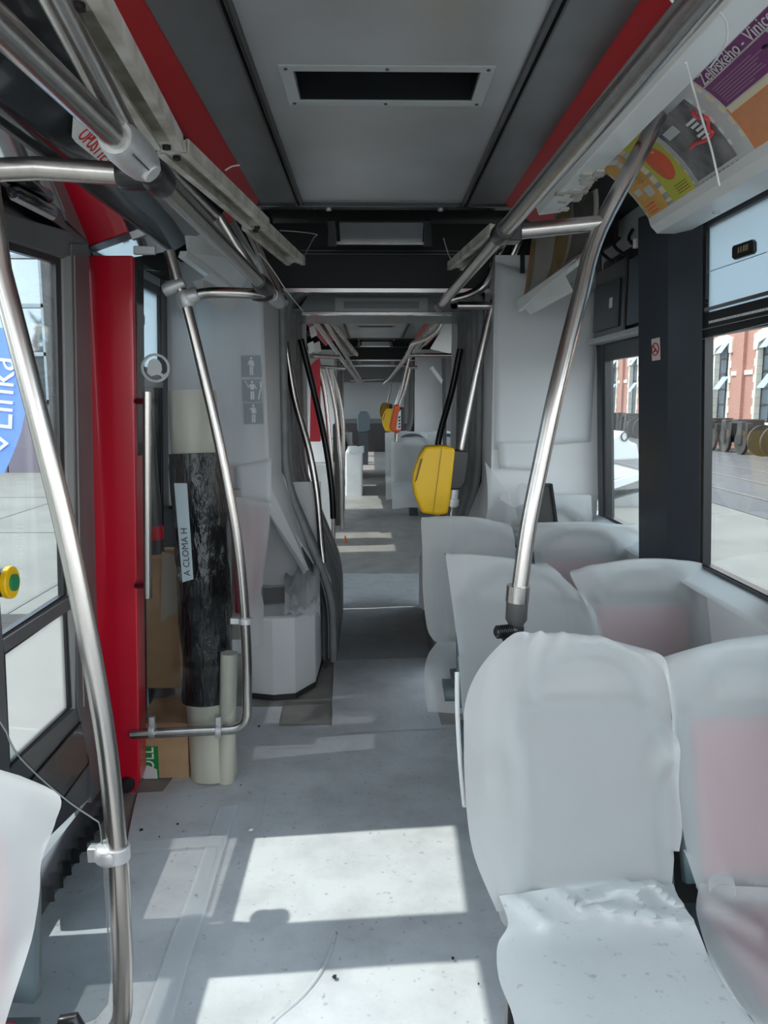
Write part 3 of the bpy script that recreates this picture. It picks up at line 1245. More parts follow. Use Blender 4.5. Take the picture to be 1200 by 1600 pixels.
obj('lip_moulding', m, white_p, rem, bevel=.002)
m = MB()
p = [P(px, py, y=yy) for px, py, yy in ((880, 425, 3.3), (896, 455, 3.28), (828, 492, 3.78), (814, 475, 3.8))]
m.prism(p, (.004, .006, 0))
obj('bent_flap', m, white_p, rem, bevel=.002)
m = MB()
p = [P(px, py, y=3.98) for px, py in ((813, 396), (820, 396), (820, 427), (813, 427))]
m.prism(p, (0, .006, 0))
obj('black_slot', m, matteblack, rem)

# ------------------------------------------------------------------ paper taped over the cabinet faces
def sheet(name, pts, yv, label, nx=14, nz=18, amp=.006, m_=None, seed=0, solid=.0015, group=None, cat='paper'):
    a, b, c, d = pts
    yl, yr, yl2, yr2 = yv
    A, B, C, D = P(*a, y=yl), P(*b, y=yr), P(*c, y=yr2), P(*d, y=yl2)
    rows = []
    for i in range(nz + 1):
        t = i / nz
        L, Rr = A.lerp(D, t), B.lerp(C, t)
        row = []
        for k in range(nx + 1):
            s = k / nx
            q = L.lerp(Rr, s)
            w = noise.noise((s * 3 + seed, t * 3, seed * 1.7)) + .5 * noise.noise((s * 7 + seed, t * 9, seed))
            q = q + Vector((0, -abs(w) * amp * 1.6 - .002, 0))
            row.append(q)
        rows.append(row)
    m = MB()
    m.grid(rows)
    return single(name, m, m_ or paper_w, label, cat, group, solid=solid, smooth=80)


sheet('wall_paper_sheet', ((775, 410), (936, 455), (922, 690), (772, 702)), (4.04, 4.04, 4.04, 4.04), 'large white paper sheet taped over the right gangway cabinet', seed=2, amp=.005)
sheet('wall_paper_sheet', ((778, 690), (856, 690), (855, 735), (780, 732)), (4.03, 4.03, 4.03, 4.03), 'small white paper strip taped below the large sheet on the right cabinet', nx=6, nz=5, seed=4, amp=.003)
sheet('wall_paper_sheet', ((300, 450), (410, 452), (422, 735), (330, 732)), (4.08, 4.08, 4.08, 4.08), 'tall white paper sheet taped over the left gangway cabinet', seed=9, amp=.012)
sheet('wall_paper_sheet', ((368, 728), (424, 716), (424, 785), (372, 785)), (4.06, 4.06, 4.06, 4.06), 'narrow white paper piece below the pictograms on the left cabinet', nx=6, nz=5, seed=11, amp=.004)

# loose flaps of paper at the foot of the right cabinet (row four)
FL = MB()
rows = []
for i in range(13):
    t = i / 12
    a = P(758 + 6 * t, 722 + 90 * t, y=3.98 - .2 * t)
    b = P(800 + 15 * t, 780 + 45 * t, y=3.95 - .32 * t)
    rows.append([a.lerp(b, k / 8) + Vector((0, -.03 * math.sin(k * .9 + i * .4), 0)) for k in range(9)])
FL.grid(rows)
single('paper_flap', FL, paper, 'crumpled paper flap standing beside the right cabinet foot', 'paper', smooth=80)
FL = MB()
rows = []
for i in range(9):
    t = i / 8
    a = P(782 + 2 * t, 776 + 20 * t, y=3.86)
    b = P(822 + 2 * t, 756 + 32 * t, y=3.8)
    rows.append([a.lerp(b, k / 8) + Vector((0, -.03 * math.sin(k * .8), .012 * math.sin(k * 1.2) * (1 - t))) for k in range(9)])
FL.grid(rows)
single('paper_flap', FL, paper_w, 'small folded paper tip sticking up left of the leaning dark panel', 'paper', smooth=80)

# pictogram stickers
def person(m, c, ex, ez, s, pose, mi=0):
    def q(x, z):
        return c + ex * x * s + ez * z * s
    def blob(x, z, rx, rz, n=10):
        m.prism([q(x + rx * math.cos(2 * math.pi * k / n), z + rz * math.sin(2 * math.pi * k / n)) for k in range(n)], (0, -.0006, 0), mi)
    def limb(a, b, w):
        m.bar(q(*a), q(*b), w * s, .0012, up=(0, 1, 0), mi=mi)
    blob(0, .38, .055, .065)
    m.prism([q(x, z) for x, z in ((-.10, .29), (.10, .29), (.085, -.02), (-.085, -.02))], (0, -.0006, 0), mi)
    limb((-.045, .02), (-.05, -.42), .075)
    limb((.045, .02), (.05, -.42), .075)
    if pose == 0:
        limb((-.09, .27), (-.16, .05), .05)
        limb((.09, .27), (.13, -.02), .05)
    elif pose == 1:
        limb((-.09, .27), (-.18, .14), .05)
        limb((-.18, .14), (-.34, .46), .04)
        limb((.09, .27), (.19, .06), .05)
        limb((.40, .34), (.42, .08), .09)
        limb((.38, .06), (.28, -.40), .06)
        blob(.40, .38, .04, .05)
    else:
        limb((-.09, .27), (-.19, .18), .05)
        limb((.09, .27), (.12, 0), .05)


for k, (c4, lab) in enumerate(((((377, 556), (407, 555), (409, 589), (378, 589)), 'topmost grey pictogram of a standing passenger on the left cabinet'),
                              (((379, 593), (408, 593), (410, 627), (380, 627)), 'middle grey pictogram of a passenger holding a strap on the left cabinet'),
                              (((381, 630), (410, 630), (412, 662), (382, 663)), 'lowest grey pictogram of a passenger on the left cabinet'))):
    c = [P(px, py, y=4.055) for px, py in c4]
    t_ = thing('pictogram_sticker', sum(c, Vector()) / 4, lab, 'sticker', 'passenger pictograms on the left cabinet')
    m = MB()
    m.prism(c, (0, .001, 0))
    obj('plate', m, picto_grey, t_)
    m = MB()
    cc = sum(c, Vector()) / 4 + Vector((0, -.001, 0))
    person(m, cc, Vector((1, 0, 0)), Vector((0, 0, 1)), (c[0] - c[3]).length, k)
    obj('figure', m, white_ink, t_)


# ------------------------------------------------------------------ left wall, door, pillar
m = MB()
m.prism(lquad(2.95, 4.5, 0, .80), (-.05, 0, 0))
m.prism(lquad(2.95, 4.5, 2.16, 2.55), (-.05, 0, 0))
struct('wall_left', m, grey_panel)
LS = SILL


def window_left(n, y0, y1, zs=(.82, 1.68, 1.76, 2.14), upper='clear', lower='clear'):
    global SILL, TRAN, WTOP
    s, t, w = SILL, TRAN, WTOP
    SILL, TRAN, WTOP = zs[0], zs[1], zs[3]
    o = window(n, lquad, y0, y1, -1, upper=upper, lower=lower)
    SILL, TRAN, WTOP = s, t, w
    return o


wl = window_left(12, 3.05, 3.98, upper='milky', lower='tinted')  # milky and tinted panes added to keep sun patches off the aisle
m = MB()
m.prism(lquad(3.1, 3.98, 1.66, 1.73, .012), (-.02, 0, 0))
obj('transom_rail', m, doorlight, wl, bevel=.004)
m = MB()
m.prism(lquad(3.5, 3.62, 1.94, 1.985, .03), (-.03, 0, 0))
obj('catch', m, blackp, wl, bevel=.004)
m = MB()
m.prism(lquad(3.99, 4.75, .3, 2.2, .004), (-.05, 0, 0))
struct('trim_11', m, pillar_m)

# left door: one leaf in view
DP = (Vector((-1.06, 0, 1.2)), Vector((1, 0, -.03)))


def D(px, py, dx=0.0):
    return P(px, py, plane=DP) + Vector((dx, 0, 0))


door = bpy.data.objects.new('door_1', None)
COL.objects.link(door)
door.location = D(100, 1180)
WL[door.name] = Vector(door.location)
door['kind'] = 'structure'
UG = [(-70, 368), (83, 411), (96, 929), (-4, 994)]
LG = [(4, 1023), (98, 957), (104, 1105), (12, 1192)]
m = MB()
m.prism([D(*p) for p in UG], (-.006, 0, 0))
obj('upper_pane', m, glass, door)
m = MB()
m.prism([D(*p) for p in LG], (-.006, 0, 0))
obj('lower_pane', m, sun_dim, door)


def frame_strip(m, poly, outer, dx, th):
    n = len(poly)
    for i in range(n):
        j = (i + 1) % n
        m.prism([D(*poly[i], dx), D(*poly[j], dx), D(*outer[j], dx), D(*outer[i], dx)], (-th, 0, 0))


m = MB()
frame_strip(m, UG, [(-80, 350), (91, 404), (101, 930), (-12, 1002)], .008, .02)
frame_strip(m, LG, [(-4, 1018), (103, 950), (109, 1105), (4, 1202)], .008, .02)
obj('gasket', m, blackp, door)
m = MB()
m.prism([D(91, 400, .015), D(104, 398, .03), D(114, 930, .03), D(101, 930, .015)], (-.02, 0, 0))
m.prism([D(101, 950, .015), D(114, 940, .03), D(120, 1105, .03), D(109, 1108, .015)], (-.02, 0, 0))
obj('inner_stile', m, doorlight, door, bevel=.003)
m = MB()
m.prism([D(99, 380, .028), D(130, 380, .02), D(150, 1230, .02), D(138, 1240, .028), D(110, 1105, .028)], (-.05, 0, 0))
m.prism([D(-80, 310, .02), D(130, 370, .02), D(130, 400, .02), D(104, 398, .02), D(91, 404, .02), D(-80, 350, .02)], (-.05, 0, 0))
m.prism([D(-6, 1000, .02), D(104, 930, .02), D(106, 950, .02), D(-2, 1020, .02)], (-.03, 0, 0))
m.prism([D(-40, 560, .02), D(-6, 994, .02), D(8, 1250, .02), D(-60, 1290, .02)], (-.03, 0, 0))
obj('stile_and_rails', m, doorframe, door, bevel=.004)
m = MB()
m.prism([D(6, 1202, .018), D(110, 1107, .018), D(120, 1105, .018), D(140, 1240, .018), D(30, 1345, .018), D(10, 1345, .018)], (-.04, 0, 0))
kp = obj('kick_panel', m, doorframe, door, bevel=.003)
m = MB()
m.prism([D(34, 1222, .026), D(119, 1126, .026), D(127, 1192, .026), D(52, 1292, .026)], (-.012, 0, 0))
obj('inset_plate', m, doordark, kp, bevel=.002)
m = MB()
frame_strip(m, [(34, 1222), (119, 1126), (127, 1192), (52, 1292)], [(32, 1222), (120, 1122), (129, 1193), (52, 1297)], .027, .005)
obj('inset_groove', m, matteblack, kp)
# second leaf of the same door, nearer than the frame
def lf(y0, y1, z0, z1, dx=0.0, th=.03):
    return [(-1.06 + .03 * (z - 1.2) + dx, y, z) for y, z in ((y0, z0), (y1, z0), (y1, z1), (y0, z1))]


m = MB()
for a_, b_, c_, d_ in ((1.0, 1.10, .1, 2.16), (1.89, 2.10, .1, 2.16), (1.0, 2.1, 2.06, 2.16), (1.0, 2.1, .84, .92), (1.0, 2.1, .1, .45)):
    m.prism(lf(a_, b_, c_, d_), (-.04, 0, 0))
d2 = struct('door_2', m, doorframe)
for z0_, z1_, nm in ((.92, 2.06, 'upper_pane'), (.45, .84, 'lower_pane')):
    m = MB()
    m.prism(lf(1.10, 1.89, z0_, z1_, -.015), (-.006, 0, 0))
    obj(nm, m, glass if nm == 'upper_pane' else sun_dim, d2)
# threshold with the saw-tooth step edge
m = MB()
a, b = P(168, 1235, z=.12), P(20, 1480, z=.12)
m.prism([P(150, 1235, z=.10), P(172, 1225, z=.10), P(40, 1420, z=.10), P(-40, 1480, z=.10)], (0, 0, -.10))
th = struct('trim_12', m, doordark)
th.parent = None
m = MB()
for k in range(9):
    t = k / 9
    p = P(160, 1262, z=.02).lerp(P(50, 1425, z=.02), t)
    q = P(160, 1262, z=.02).lerp(P(50, 1425, z=.02), t + .06)
    m.prism([p, q, (p + q) / 2 + Vector((.05, 0, 0))], (0, 0, .05))
obj('saw_tooth_edge', m, blackp, th)
# green and yellow door button
bt = thing('door_button', P(17, 910, y=2.13), 'round yellow door button with a green centre on the left door stile', 'button')
c = P(17, 910, y=2.13) + Vector((-.012, 0, 0))
m = MB()
m.tube([c, c + Vector((.018, 0, 0))], .046, 24)
obj('yellow_rim', m, yellow, bt, smooth=40, bevel=.003)
m = MB()
m.tube([c + Vector((.018, 0, 0)), c + Vector((.026, 0, 0))], .024, 20)
obj('green_centre', m, green_m, bt, smooth=40)
m = MB()
m.tube([c + Vector((-.05, 0, 0)), c], .042, 20)
obj('black_housing', m, blackp, bt, smooth=40)

m = MB()
m.prism([(-1.16, 2.80, 0), (-1.12, 2.80, 0), (-1.12, 3.06, 0), (-1.16, 3.06, 0)], (0, 0, 2.2))  # this and next: unseen strips added to stop sun slipping past the leaf
m.prism([(-1.10, 2.72, 0), (-1.06, 2.72, 0), (-1.06, 2.84, 0), (-1.10, 2.84, 0)], (0, 0, 2.2))
m.prism(lf(1.0, 3.0, 2.10, 2.5, -.02), (-.04, 0, 0))
struct('wall_left', m, doorframe)
# red pillar
m = MB()
YP = 2.98
pts = [P(136, 399, y=YP), P(207, 399, y=YP), P(217, 1135, y=YP), P(218, 1215, y=YP), P(206, 1252, y=YP), P(196, 1252, y=YP), P(150, 1105, y=YP)]
m.prism(pts, (0, .10, 0))
rpil = struct('trim_13', m, red_m, bevel=.006)
m = MB()
m.prism([P(140, 1100, y=YP - .012), P(156, 1100, y=YP - .012), P(196, 1252, y=YP - .012), P(184, 1252, y=YP - .012)], (0, .05, 0))
obj('lower_flange', m, red_m, rpil, bevel=.003)
m = MB()
m.prism([P(112, 380, y=YP + .04), P(137, 380, y=YP + .04), P(156, 1150, y=YP + .04), P(134, 1150, y=YP + .04)], (0, .08, 0))
m.prism([P(206, 402, y=YP + .03), P(212, 402, y=YP + .03), P(219, 1140, y=YP + .03), P(215, 1140, y=YP + .03)], (0, .10, 0))
obj('black_seal', m, matteblack, rpil)
m = MB()
q = P(196, 1224, y=YP)
m.tube([q, q + Vector((.02, -.02, 0))], .03, 14)
obj('black_plug', m, blackp, rpil, smooth=40)

# left cove panel and glossy lintel over the door
YE = 3.2
A0, A1 = Vector((-.80, .9, 2.19)), Vector((-.80, YE, 2.19))
B0, B1 = Vector((-.56, .9, 2.38)), Vector((-.56, YE, 2.38))
m = MB()
rows = []
for i in range(2):
    a, b = (A0, B0) if i == 0 else (A1, B1)
    rows.append([a.lerp(b, k / 6) + Vector((.012, 0, -.012)) * math.sin(k / 6 * math.pi) for k in range(7)])
m.grid(rows)
lc = struct('trim_14', m, darkpanel, solid=.008, smooth=40)
m = MB()
m.bar(A0, A1, .012, .014)
obj('edge_profile', m, groove_m, lc)
m = MB()
m.prism([(-.80, .9, 2.19), (-1.10, .9, 2.14), (-1.10, YE, 2.14), (-.80, YE, 2.19)], (0, 0, .01))
obj('glossy_lintel', m, mat('polished_lintel', (.86, .86, .88), .05, 1.0), lc)
m = MB()
pq = [P(px, py, y=2.97) for px, py in ((208, 384), (242, 384), (242, 397), (208, 397))]
m.prism(pq, (0, .02, 0))
obj('lintel_end_block', m, alu, lc, bevel=.003)
lm = thing('lintel_lamp', (-.98, 2.1, 2.14), 'dark slim lamp fitting under the lintel above the left door', 'lamp')
m = MB()
a, b = P(14, 296, z=2.145), P(86, 334, z=2.145)
m.tube([a, a.lerp(b, .1), a.lerp(b, .9), b], [.008, .02, .02, .008], 10)
obj('body', m, darkpanel, lm, smooth=50)
m = MB()
m.tube([a.lerp(b, .08) + Vector((0, 0, -.012)), b.lerp(a, .08) + Vector((0, 0, -.012))], .012, 8)
obj('lens', m, alu, lm, smooth=50)

# OPUSTTE DVERE sticker on the cove panel
cn = (B1 - A1).cross(Vector((0, 1, 0))).normalized()
if cn.z > 0:
    cn = -cn
pl_ = (A1.lerp(B1, .45) + cn * .03, cn)
st = thing('door_sticker', P(150, 225, plane=pl_), 'white sticker with red lettering on the dark panel above the left door', 'sticker')
c = [P(px, py, plane=pl_) for px, py in ((114, 183), (119, 178), (165, 205), (224, 288), (220, 298), (210, 298), (160, 256), (118, 222), (112, 214))]
m = MB()
m.prism(c, cn * .001)
obj('plate', m, white_p, st)
p, q = P(127, 205, plane=pl_), P(190, 272, plane=pl_)
up_ = P(122, 190, plane=pl_) - P(125, 226, plane=pl_)
text_mesh('OPUSŤTE DVEŘE', .055, p + cn * .001, q - p, up_, red_ink, 'lettering', st, lift=.0015, fit=(q - p).length)

# torn cover over the left cabinet
tl = thing('torn_cove_cover', (-.8, 3.6, 2.2), 'torn white cove cover hanging over the left cabinet beyond the dark panel', 'cover')
m = MB()
p = [P(px, py, y=yy) for px, py, yy in ((308, 296, 3.1), (345, 310, 3.5), (402, 408, 3.9), (372, 455, 3.85), (292, 396, 3.15), (288, 366, 3.1), (300, 320, 3.1))]
m.prism(p, (.004, .02, .006))
obj('curved_cover', m, white_p, tl, bevel=.002)
m = MB()
p = [P(px, py, y=yy) for px, py, yy in ((293, 392, 3.13), (372, 452, 3.82), (370, 462, 3.82), (290, 402, 3.13))]
m.prism(p, (-.03, 0, 0))
obj('lip_moulding', m, white_p, tl, bevel=.002)
m = MB()
p = [P(px, py, y=yy) for px, py, yy in ((315, 436, 3.35), (300, 440, 3.3), (318, 464, 3.3), (355, 492, 3.7), (378, 466, 3.82), (330, 425, 3.4))]
m.prism(p, (.004, .008, 0))
obj('bent_flap', m, white_p, tl, bevel=.002)
m = MB()
p = [P(px, py, y=3.9) for px, py in ((369, 398), (379, 397), (379, 427), (369, 428))]
m.prism(p, (0, -.006, 0))
obj('black_slot', m, matteblack, tl)
m = MB()
m.box(-1.0, -.5, 3.0, 4.05, 2.46, 2.5)
m.box(-1.07, -1.02, 3.0, 4.05, 2.2, 2.46)
struct('trim_15', m, matteblack)


# ------------------------------------------------------------------ tubes
RT = .0225


def tube_thing(name, label, path, r=RT, m_=steel, cat='handrail', group=None, loc=None, n=16):
    t_ = thing(name, loc or path[-1], label, cat, group)
    m = MB()
    m.tube(path, r, n)
    obj('tube', m, m_, t_, smooth=50)
    return t_


def clamp(parent, name, a, b, r, m_=alu, squash=1.0, label=None):
    m = MB()
    a = Vector(a)
    b = Vector(b)
    m.tube([a, a.lerp(b, .12), a.lerp(b, .3), a.lerp(b, .7), a.lerp(b, .88), b], [r * .86, r, r * 1.06, r * 1.06, r, r * .86], 16)
    o = obj(name, m, m_, parent, smooth=50)
    if label:
        o['label'] = label
    return o


def on_rail(a, b, px, py):
    best, bt_ = None, 0
    for i in range(401):
        p = a.lerp(b, i / 400)
        d = p - EYE
        x = CX + FPX * d.dot(R_) / d.dot(F_)
        y = CY - FPX * d.dot(U_) / d.dot(F_)
        e = (x - px) ** 2 + (y - py) ** 2
        if best is None or e < best:
            best, bt_ = e, i / 400
    return a.lerp(b, bt_)


# left overhead rail
ra0, ra, rb = P(-40, 3, y=.95), P(208, 240, y=1.50), P(432, 468, y=3.36)
lr = tube_thing('overhead_handrail', 'long steel overhead rail running along the left side of the aisle', [ra0, ra, rb], RT * 1.0, loc=ra0)
c0, c1 = P(178, 215, y=1.40), P(222, 262, y=1.60)
LRP = lambda px, py: on_rail(ra, rb, px, py)
clamp(lr, 'clamp', on_rail(ra0, ra, 178, 212), LRP(226, 260), RT * 1.55)
cv_ = LRP(205, 244)
cdir = (rb - ra).normalized()
ccam = (EYE - cv_)
ccam = (ccam - cdir * ccam.dot(cdir)).normalized()
m = MB()
m.tube([cv_ + cdir * .02 + ccam * .030, cv_ + cdir * .02 + ccam * .044], .02, 14)
obj('clamp_boss', m, alu, lr, smooth=40, bevel=.003)
m = MB()
m.bar(on_rail(ra0, ra, 184, 217) + ccam * .036, LRP(212, 251) + ccam * .040, .003, .004, up=ccam)
obj('clamp_seam', m, groove_m, lr)
CLP = LRP(205, 244)
AY = LRP(238, 276)
clamp(lr, 'collar', LRP(232, 270), LRP(252, 290), RT * 1.4, blackp)
clamp(lr, 'collar', LRP(402, 440), LRP(418, 455), RT * 1.4, blackp)
clamp(lr, 'end_joint', LRP(424, 461), rb + (rb - ra).normalized() * .1, RT * 1.3)
# strut up to the ceiling
p0 = CLP + Vector((0, 0, .01))
p1 = P(72, -30, y=1.12)
lt = tube_thing('ceiling_strut', 'steel strut rising from the left rail clamp to the ceiling', [p0, p0.lerp(p1, .5), p1], RT, cat='strut', loc=p1)
# two far tubes from the ceiling down to the end joint
for pts, lab in ((((300, 280, 3.2), (330, 320, 3.25), (380, 400, 3.3), (418, 455, 3.34), (436, 470, 3.38)), 'inner of two steel tubes bending down to the left rail end'),
                 (((345, 295, 3.5), (385, 350, 3.5), (420, 425, 3.48), (438, 462, 3.44), (444, 474, 3.42)), 'outer of two steel tubes bending down to the left rail end')):
    pa = smooth_path([P(px, py, y=yy) for px, py, yy in pts], 5)
    tube_thing('ceiling_strut', lab, pa, RT * .95, cat='strut', loc=pa[0])

# near left screen pole
YN = AY.y
bl = AY + Vector((-.012, 0, 0))
path = [bl, P(190, 272, y=YN), P(60, 263, y=YN), P(-22, 266, y=YN), P(-24, 330, y=YN), P(0, 420, y=YN), P(58, 645, y=YN), P(112, 870, y=YN),
        P(160, 1120, y=YN), P(182, 1310, y=YN), P(188, 1400, y=YN), P(192, 1490, y=YN), P(190, 1570, y=YN), P(160, 1608, y=YN), P(90, 1640, y=YN), P(-150, 1660, y=YN)]
pth = [path[0], path[1], path[2]] + fillet([path[2].lerp(path[3], .5), path[3], path[5]], .05, 6)[1:-1] + smooth_path(path[5:12], 4) + fillet([path[11], P(192, 1625, y=YN), P(-150, 1655, y=YN)], .09, 8)[1:]
np_ = tube_thing('screen_pole', 'bent steel pole framing the near left glass screen', pth, RT, cat='pole', loc=P(190, 1600, y=YN))
cl = clamp(np_, 'clamp', P(172, 1345, y=YN), P(172, 1320, y=YN), RT * 1.45)
for o_ in ():
    pass
m = MB()
q = P(182, 1332, y=YN)
m.tube([q + Vector((0, 0, -.018)), q + Vector((0, 0, .018))], RT * 1.35, 16)
m.box(q.x - .062, q.x, q.y - .014, q.y + .014, q.z - .017, q.z + .017)
cj = obj('clamp_jaw', m, alu, np_, smooth=40, bevel=.003)
m = MB()
s = P(167, 1337, y=YN - .02)
m.tube([s + Vector((0, .006, 0)), s + Vector((0, -.004, 0))], .006, 10)
obj('screw', m, blackp, cj)
clamp(np_, 'collar', P(184, 272, y=YN), AY, RT * 1.3, blackp)
# its glass
gs = thing('glass_partition', P(100, 1500, y=YN), 'clear glass screen pane of the near left partition', 'pane')
m = MB()
G = [(-200, 1005), (-70, 1062), (0, 1128), (22, 1172), (60, 1213), (110, 1255), (147, 1280), (156, 1290), (160, 1330), (168, 1440), (172, 1530), (168, 1570), (150, 1592), (120, 1605), (-200, 1640)]
m.prism([P(px, py, y=YN + .004) for px, py in G], (0, .006, 0))
obj('glass', m, smoke_glass, gs)
m = MB()
ep = smooth_path([P(px, py, y=YN + .003) for px, py in G[1:11]], 3)
m.tube(ep, .0018, 6)
obj('polished_edge', m, arch_m, gs)
# black knob at the very bottom
kb = thing('floor_catch', P(112, 1595, y=1.45), 'small black catch at the bottom edge beside the near pole', 'catch')
m = MB()
q = P(108, 1593, y=1.46)
m.tube([q + Vector((-.02, 0, -.03)), q + Vector((-.012, 0, .0)), q + Vector((.012, 0, .004)), q + Vector((.022, 0, -.02))], .012, 10)
obj('hook', m, blackp, kb, smooth=50)
m = MB()
m.box(q.x - .02, q.x + .02, q.y - .012, q.y + .012, q.z - .06, q.z - .02)
obj('foot', m, alu, kb, bevel=.003)

# far left screen: pole, glass, clamps
YS = 2.98
fp = [P(264, 392, y=YS), P(278, 440, y=YS), P(292, 480, y=YS), P(330, 635, y=YS), P(356, 760, y=YS), P(374, 870, y=YS), P(383, 970, y=YS), P(386, 1040, y=YS), P(386, 1080, y=YS)]
pth = smooth_path(fp, 4) + fillet([fp[-1], P(386, 1139, y=YS), P(205, 1147, y=YS)], .09, 8)[1:]
sp = tube_thing('screen_pole', 'curved steel pole framing the far left glass screen beside the red pillar', pth, RT * .9, cat='pole', loc=P(386, 1120, y=YS))
q = P(376, 970, y=YS - .005)
m = MB()
m.tube([q + Vector((.02, 0, -.012)), q + Vector((.02, 0, .012))], RT * 1.3, 14)
m.box(q.x - .04, q.x + .02, q.y - .012, q.y + .012, q.z - .012, q.z + .012)
obj('clamp_jaw', m, alu, sp, smooth=40, bevel=.003)
for px in (238, 342):
    q = P(px, 1138, y=YS)
    m = MB()
    m.tube([q + Vector((-.012, 0, -.01)), q + Vector((.012, 0, -.01))], RT * 1.3, 14)
    m.box(q.x - .011, q.x + .011, q.y - .012, q.y + .012, q.z - .01, q.z + .05)
    obj('clamp_jaw', m, alu, sp, smooth=40, bevel=.003)
q = P(277, 447, y=YS)
clamp(sp, 'collar', P(256, 455, y=YS), P(288, 441, y=YS), RT * 1.1)
clamp(sp, 'collar', P(287, 455, y=YS), P(294, 480, y=YS), RT * 1.35)
sr = tube_thing('screen_handrail', 'short horizontal steel tube from the far screen pole to the overhead rail',
                smooth_path([P(296, 466, y=YS), P(314, 459, y=YS), P(345, 457, y=YS), P(400, 459, y=3.02), P(414, 460, y=3.08)], 5), RT * .9, loc=P(400, 459, y=3.02))
clamp(sr, 'socket', P(290, 467, y=YS), P(310, 459, y=YS), RT * 1.3)
clamp(sr, 'black_socket', P(396, 459, y=3.02), P(420, 460, y=3.1), RT * 1.2, blackp)

fg = thing('glass_partition', P(300, 1138, y=YS), 'tinted glass screen pane between the red pillar and the far curved pole', 'pane')
m = MB()
G = [(213, 420), (268, 425), (283, 470), (318, 620), (345, 745), (365, 860), (374, 965), (377, 1050), (374, 1085), (360, 1118), (340, 1128), (218, 1138)]
m.prism([P(px, py, y=YS + .006) for px, py in G], (0, .006, 0))
obj('glass', m, screen_glass, fg)
m = MB()
G2 = [(212, 800), (250, 860), (285, 960), (296, 1130), (218, 1136)]
# winged arrow emblem in a ring, etched on the pane
m = MB()
ec = P(243, 575, y=YS + .002)
er = 20 / 1200 * 2.98
pth = [ec + Vector((math.cos(t * math.pi / 16) * er, 0, math.sin(t * math.pi / 16) * er)) for t in range(33)]
m.tube(pth, .0055, 6)
w = [(-.62, .1), (-.45, .55), (-.1, .72), (.25, .6), (.45, .3), (.5, -.1), (.4, -.35), (.62, -.5), (.75, -.35), (.8, -.62), (.45, -.75), (.4, -.6), (.1, -.5), (-.35, -.62), (-.65, -.35)]
m.prism([ec + Vector((a_ * er, -.001, b_ * er)) for a_, b_ in w], (0, .002, 0))
obj('ring_emblem', m, etch, fg)

# vertical door handle bar
hb = thing('grab_bar', P(231, 930, y=2.9), 'straight vertical steel grab bar in front of the far left screen', 'handle')
m = MB()
a, b = P(231, 934, y=2.88), P(230, 612, y=2.88)
m.tube([a, b], .0155, 16)
obj('bar', m, steel, hb, smooth=50)
for py in (627, 915):
    m = MB()
    q = P(231, py, y=2.89)
    m.tube([q, P(214, py, y=2.97)], .012, 10)
    obj('standoff', m, blackp, hb, smooth=50)

# ------------------------------------------------------------------ right rails
ra, rb = P(1130, -45, y=.93), P(688, 478, y=4.2)
rr = tube_thing('overhead_handrail', 'long steel overhead rail running along the right side of the aisle', [ra, rb], RT * 1.0, loc=ra)
c_ = P(800, 352, y=2.32)
dr = (rb - ra).normalized()
t0 = (c_ - ra).dot(dr)
cc = ra + dr * t0
m = MB()
m.tube([cc - dr * .05, cc + dr * .05], RT * 1.4, 12)
m.box(cc.x - .01, cc.x + .05, cc.y - .035, cc.y + .035, cc.z - .03, cc.z + .02)
obj('black_joint', m, blackp, rr, smooth=40, bevel=.004)
ce = ra + dr * ((rb - ra).length - .05)
m = MB()
m.tube([ce - dr * .05, ce + dr * .06], RT * 1.5, 12)
obj('black_joint', m, blackp, rr, smooth=40)
# big leaning pole with base
YQ = cc.y
pp = [P(1068, 85, y=YQ + .02), P(1020, 200, y=YQ), P(936, 360, y=YQ), P(905, 470, y=YQ - .04), P(872, 600, y=YQ - .08), P(846, 720, y=YQ - .1), P(826, 820, y=YQ - .12), P(812, 920, y=YQ - .13)]
pb = tube_thing('seat_pole', 'large leaning steel pole standing on the near aisle seat', smooth_path(pp, 5), RT * 1.08, cat='pole', loc=pp[-1])
m = MB()
m.tube([cc + Vector((.03, 0, 0)), P(944, 348, y=YQ)], RT, 16)
obj('side_arm', m, steel, pb, smooth=50)
b0 = P(810, 915, y=YQ - .13)
b1 = P(808, 940, y=YQ - .13)
b2 = P(806, 976, y=YQ - .13)
m = MB()
m.tube([b0, b1], .034, 20)
obj('steel_ring', m, steel, pb, smooth=40)
m = MB()
m.tube([b1, b1.lerp(b2, .75), b2], [.032, .032, .022], 20)
obj('dark_sleeve', m, mat('dark_sleeve_grey', (.07, .07, .068), .45), pb, smooth=50)
m = MB()
m.box(b2.x - .02, b2.x + .022, b2.y - .02, b2.y + .02, b2.z - .06, b2.z + .005)
obj('foot_block', m, blackp, pb, bevel=.006)
m = MB()
q0, q1 = P(774, 988, y=YQ - .16), P(812, 984, y=YQ - .13)
m.tube([q0, q0.lerp(q1, .05), q1], [.012, .016, .016], 12)
for k in range(8):
    s = q0.lerp(q1, .08 + k * .075)
    m.tube([s, s + (q1 - q0) * .03], .020, 12)
obj('ribbed_bolt', m, blackp, pb, smooth=40)
m = MB()
m.prism([P(782, 995, y=YQ - .14), P(818, 990, y=YQ - .14), P(812, 1006, y=YQ - .14), P(788, 1006, y=YQ - .14)], (0, .03, 0))
obj('saddle', m, blackp, pb, bevel=.003)

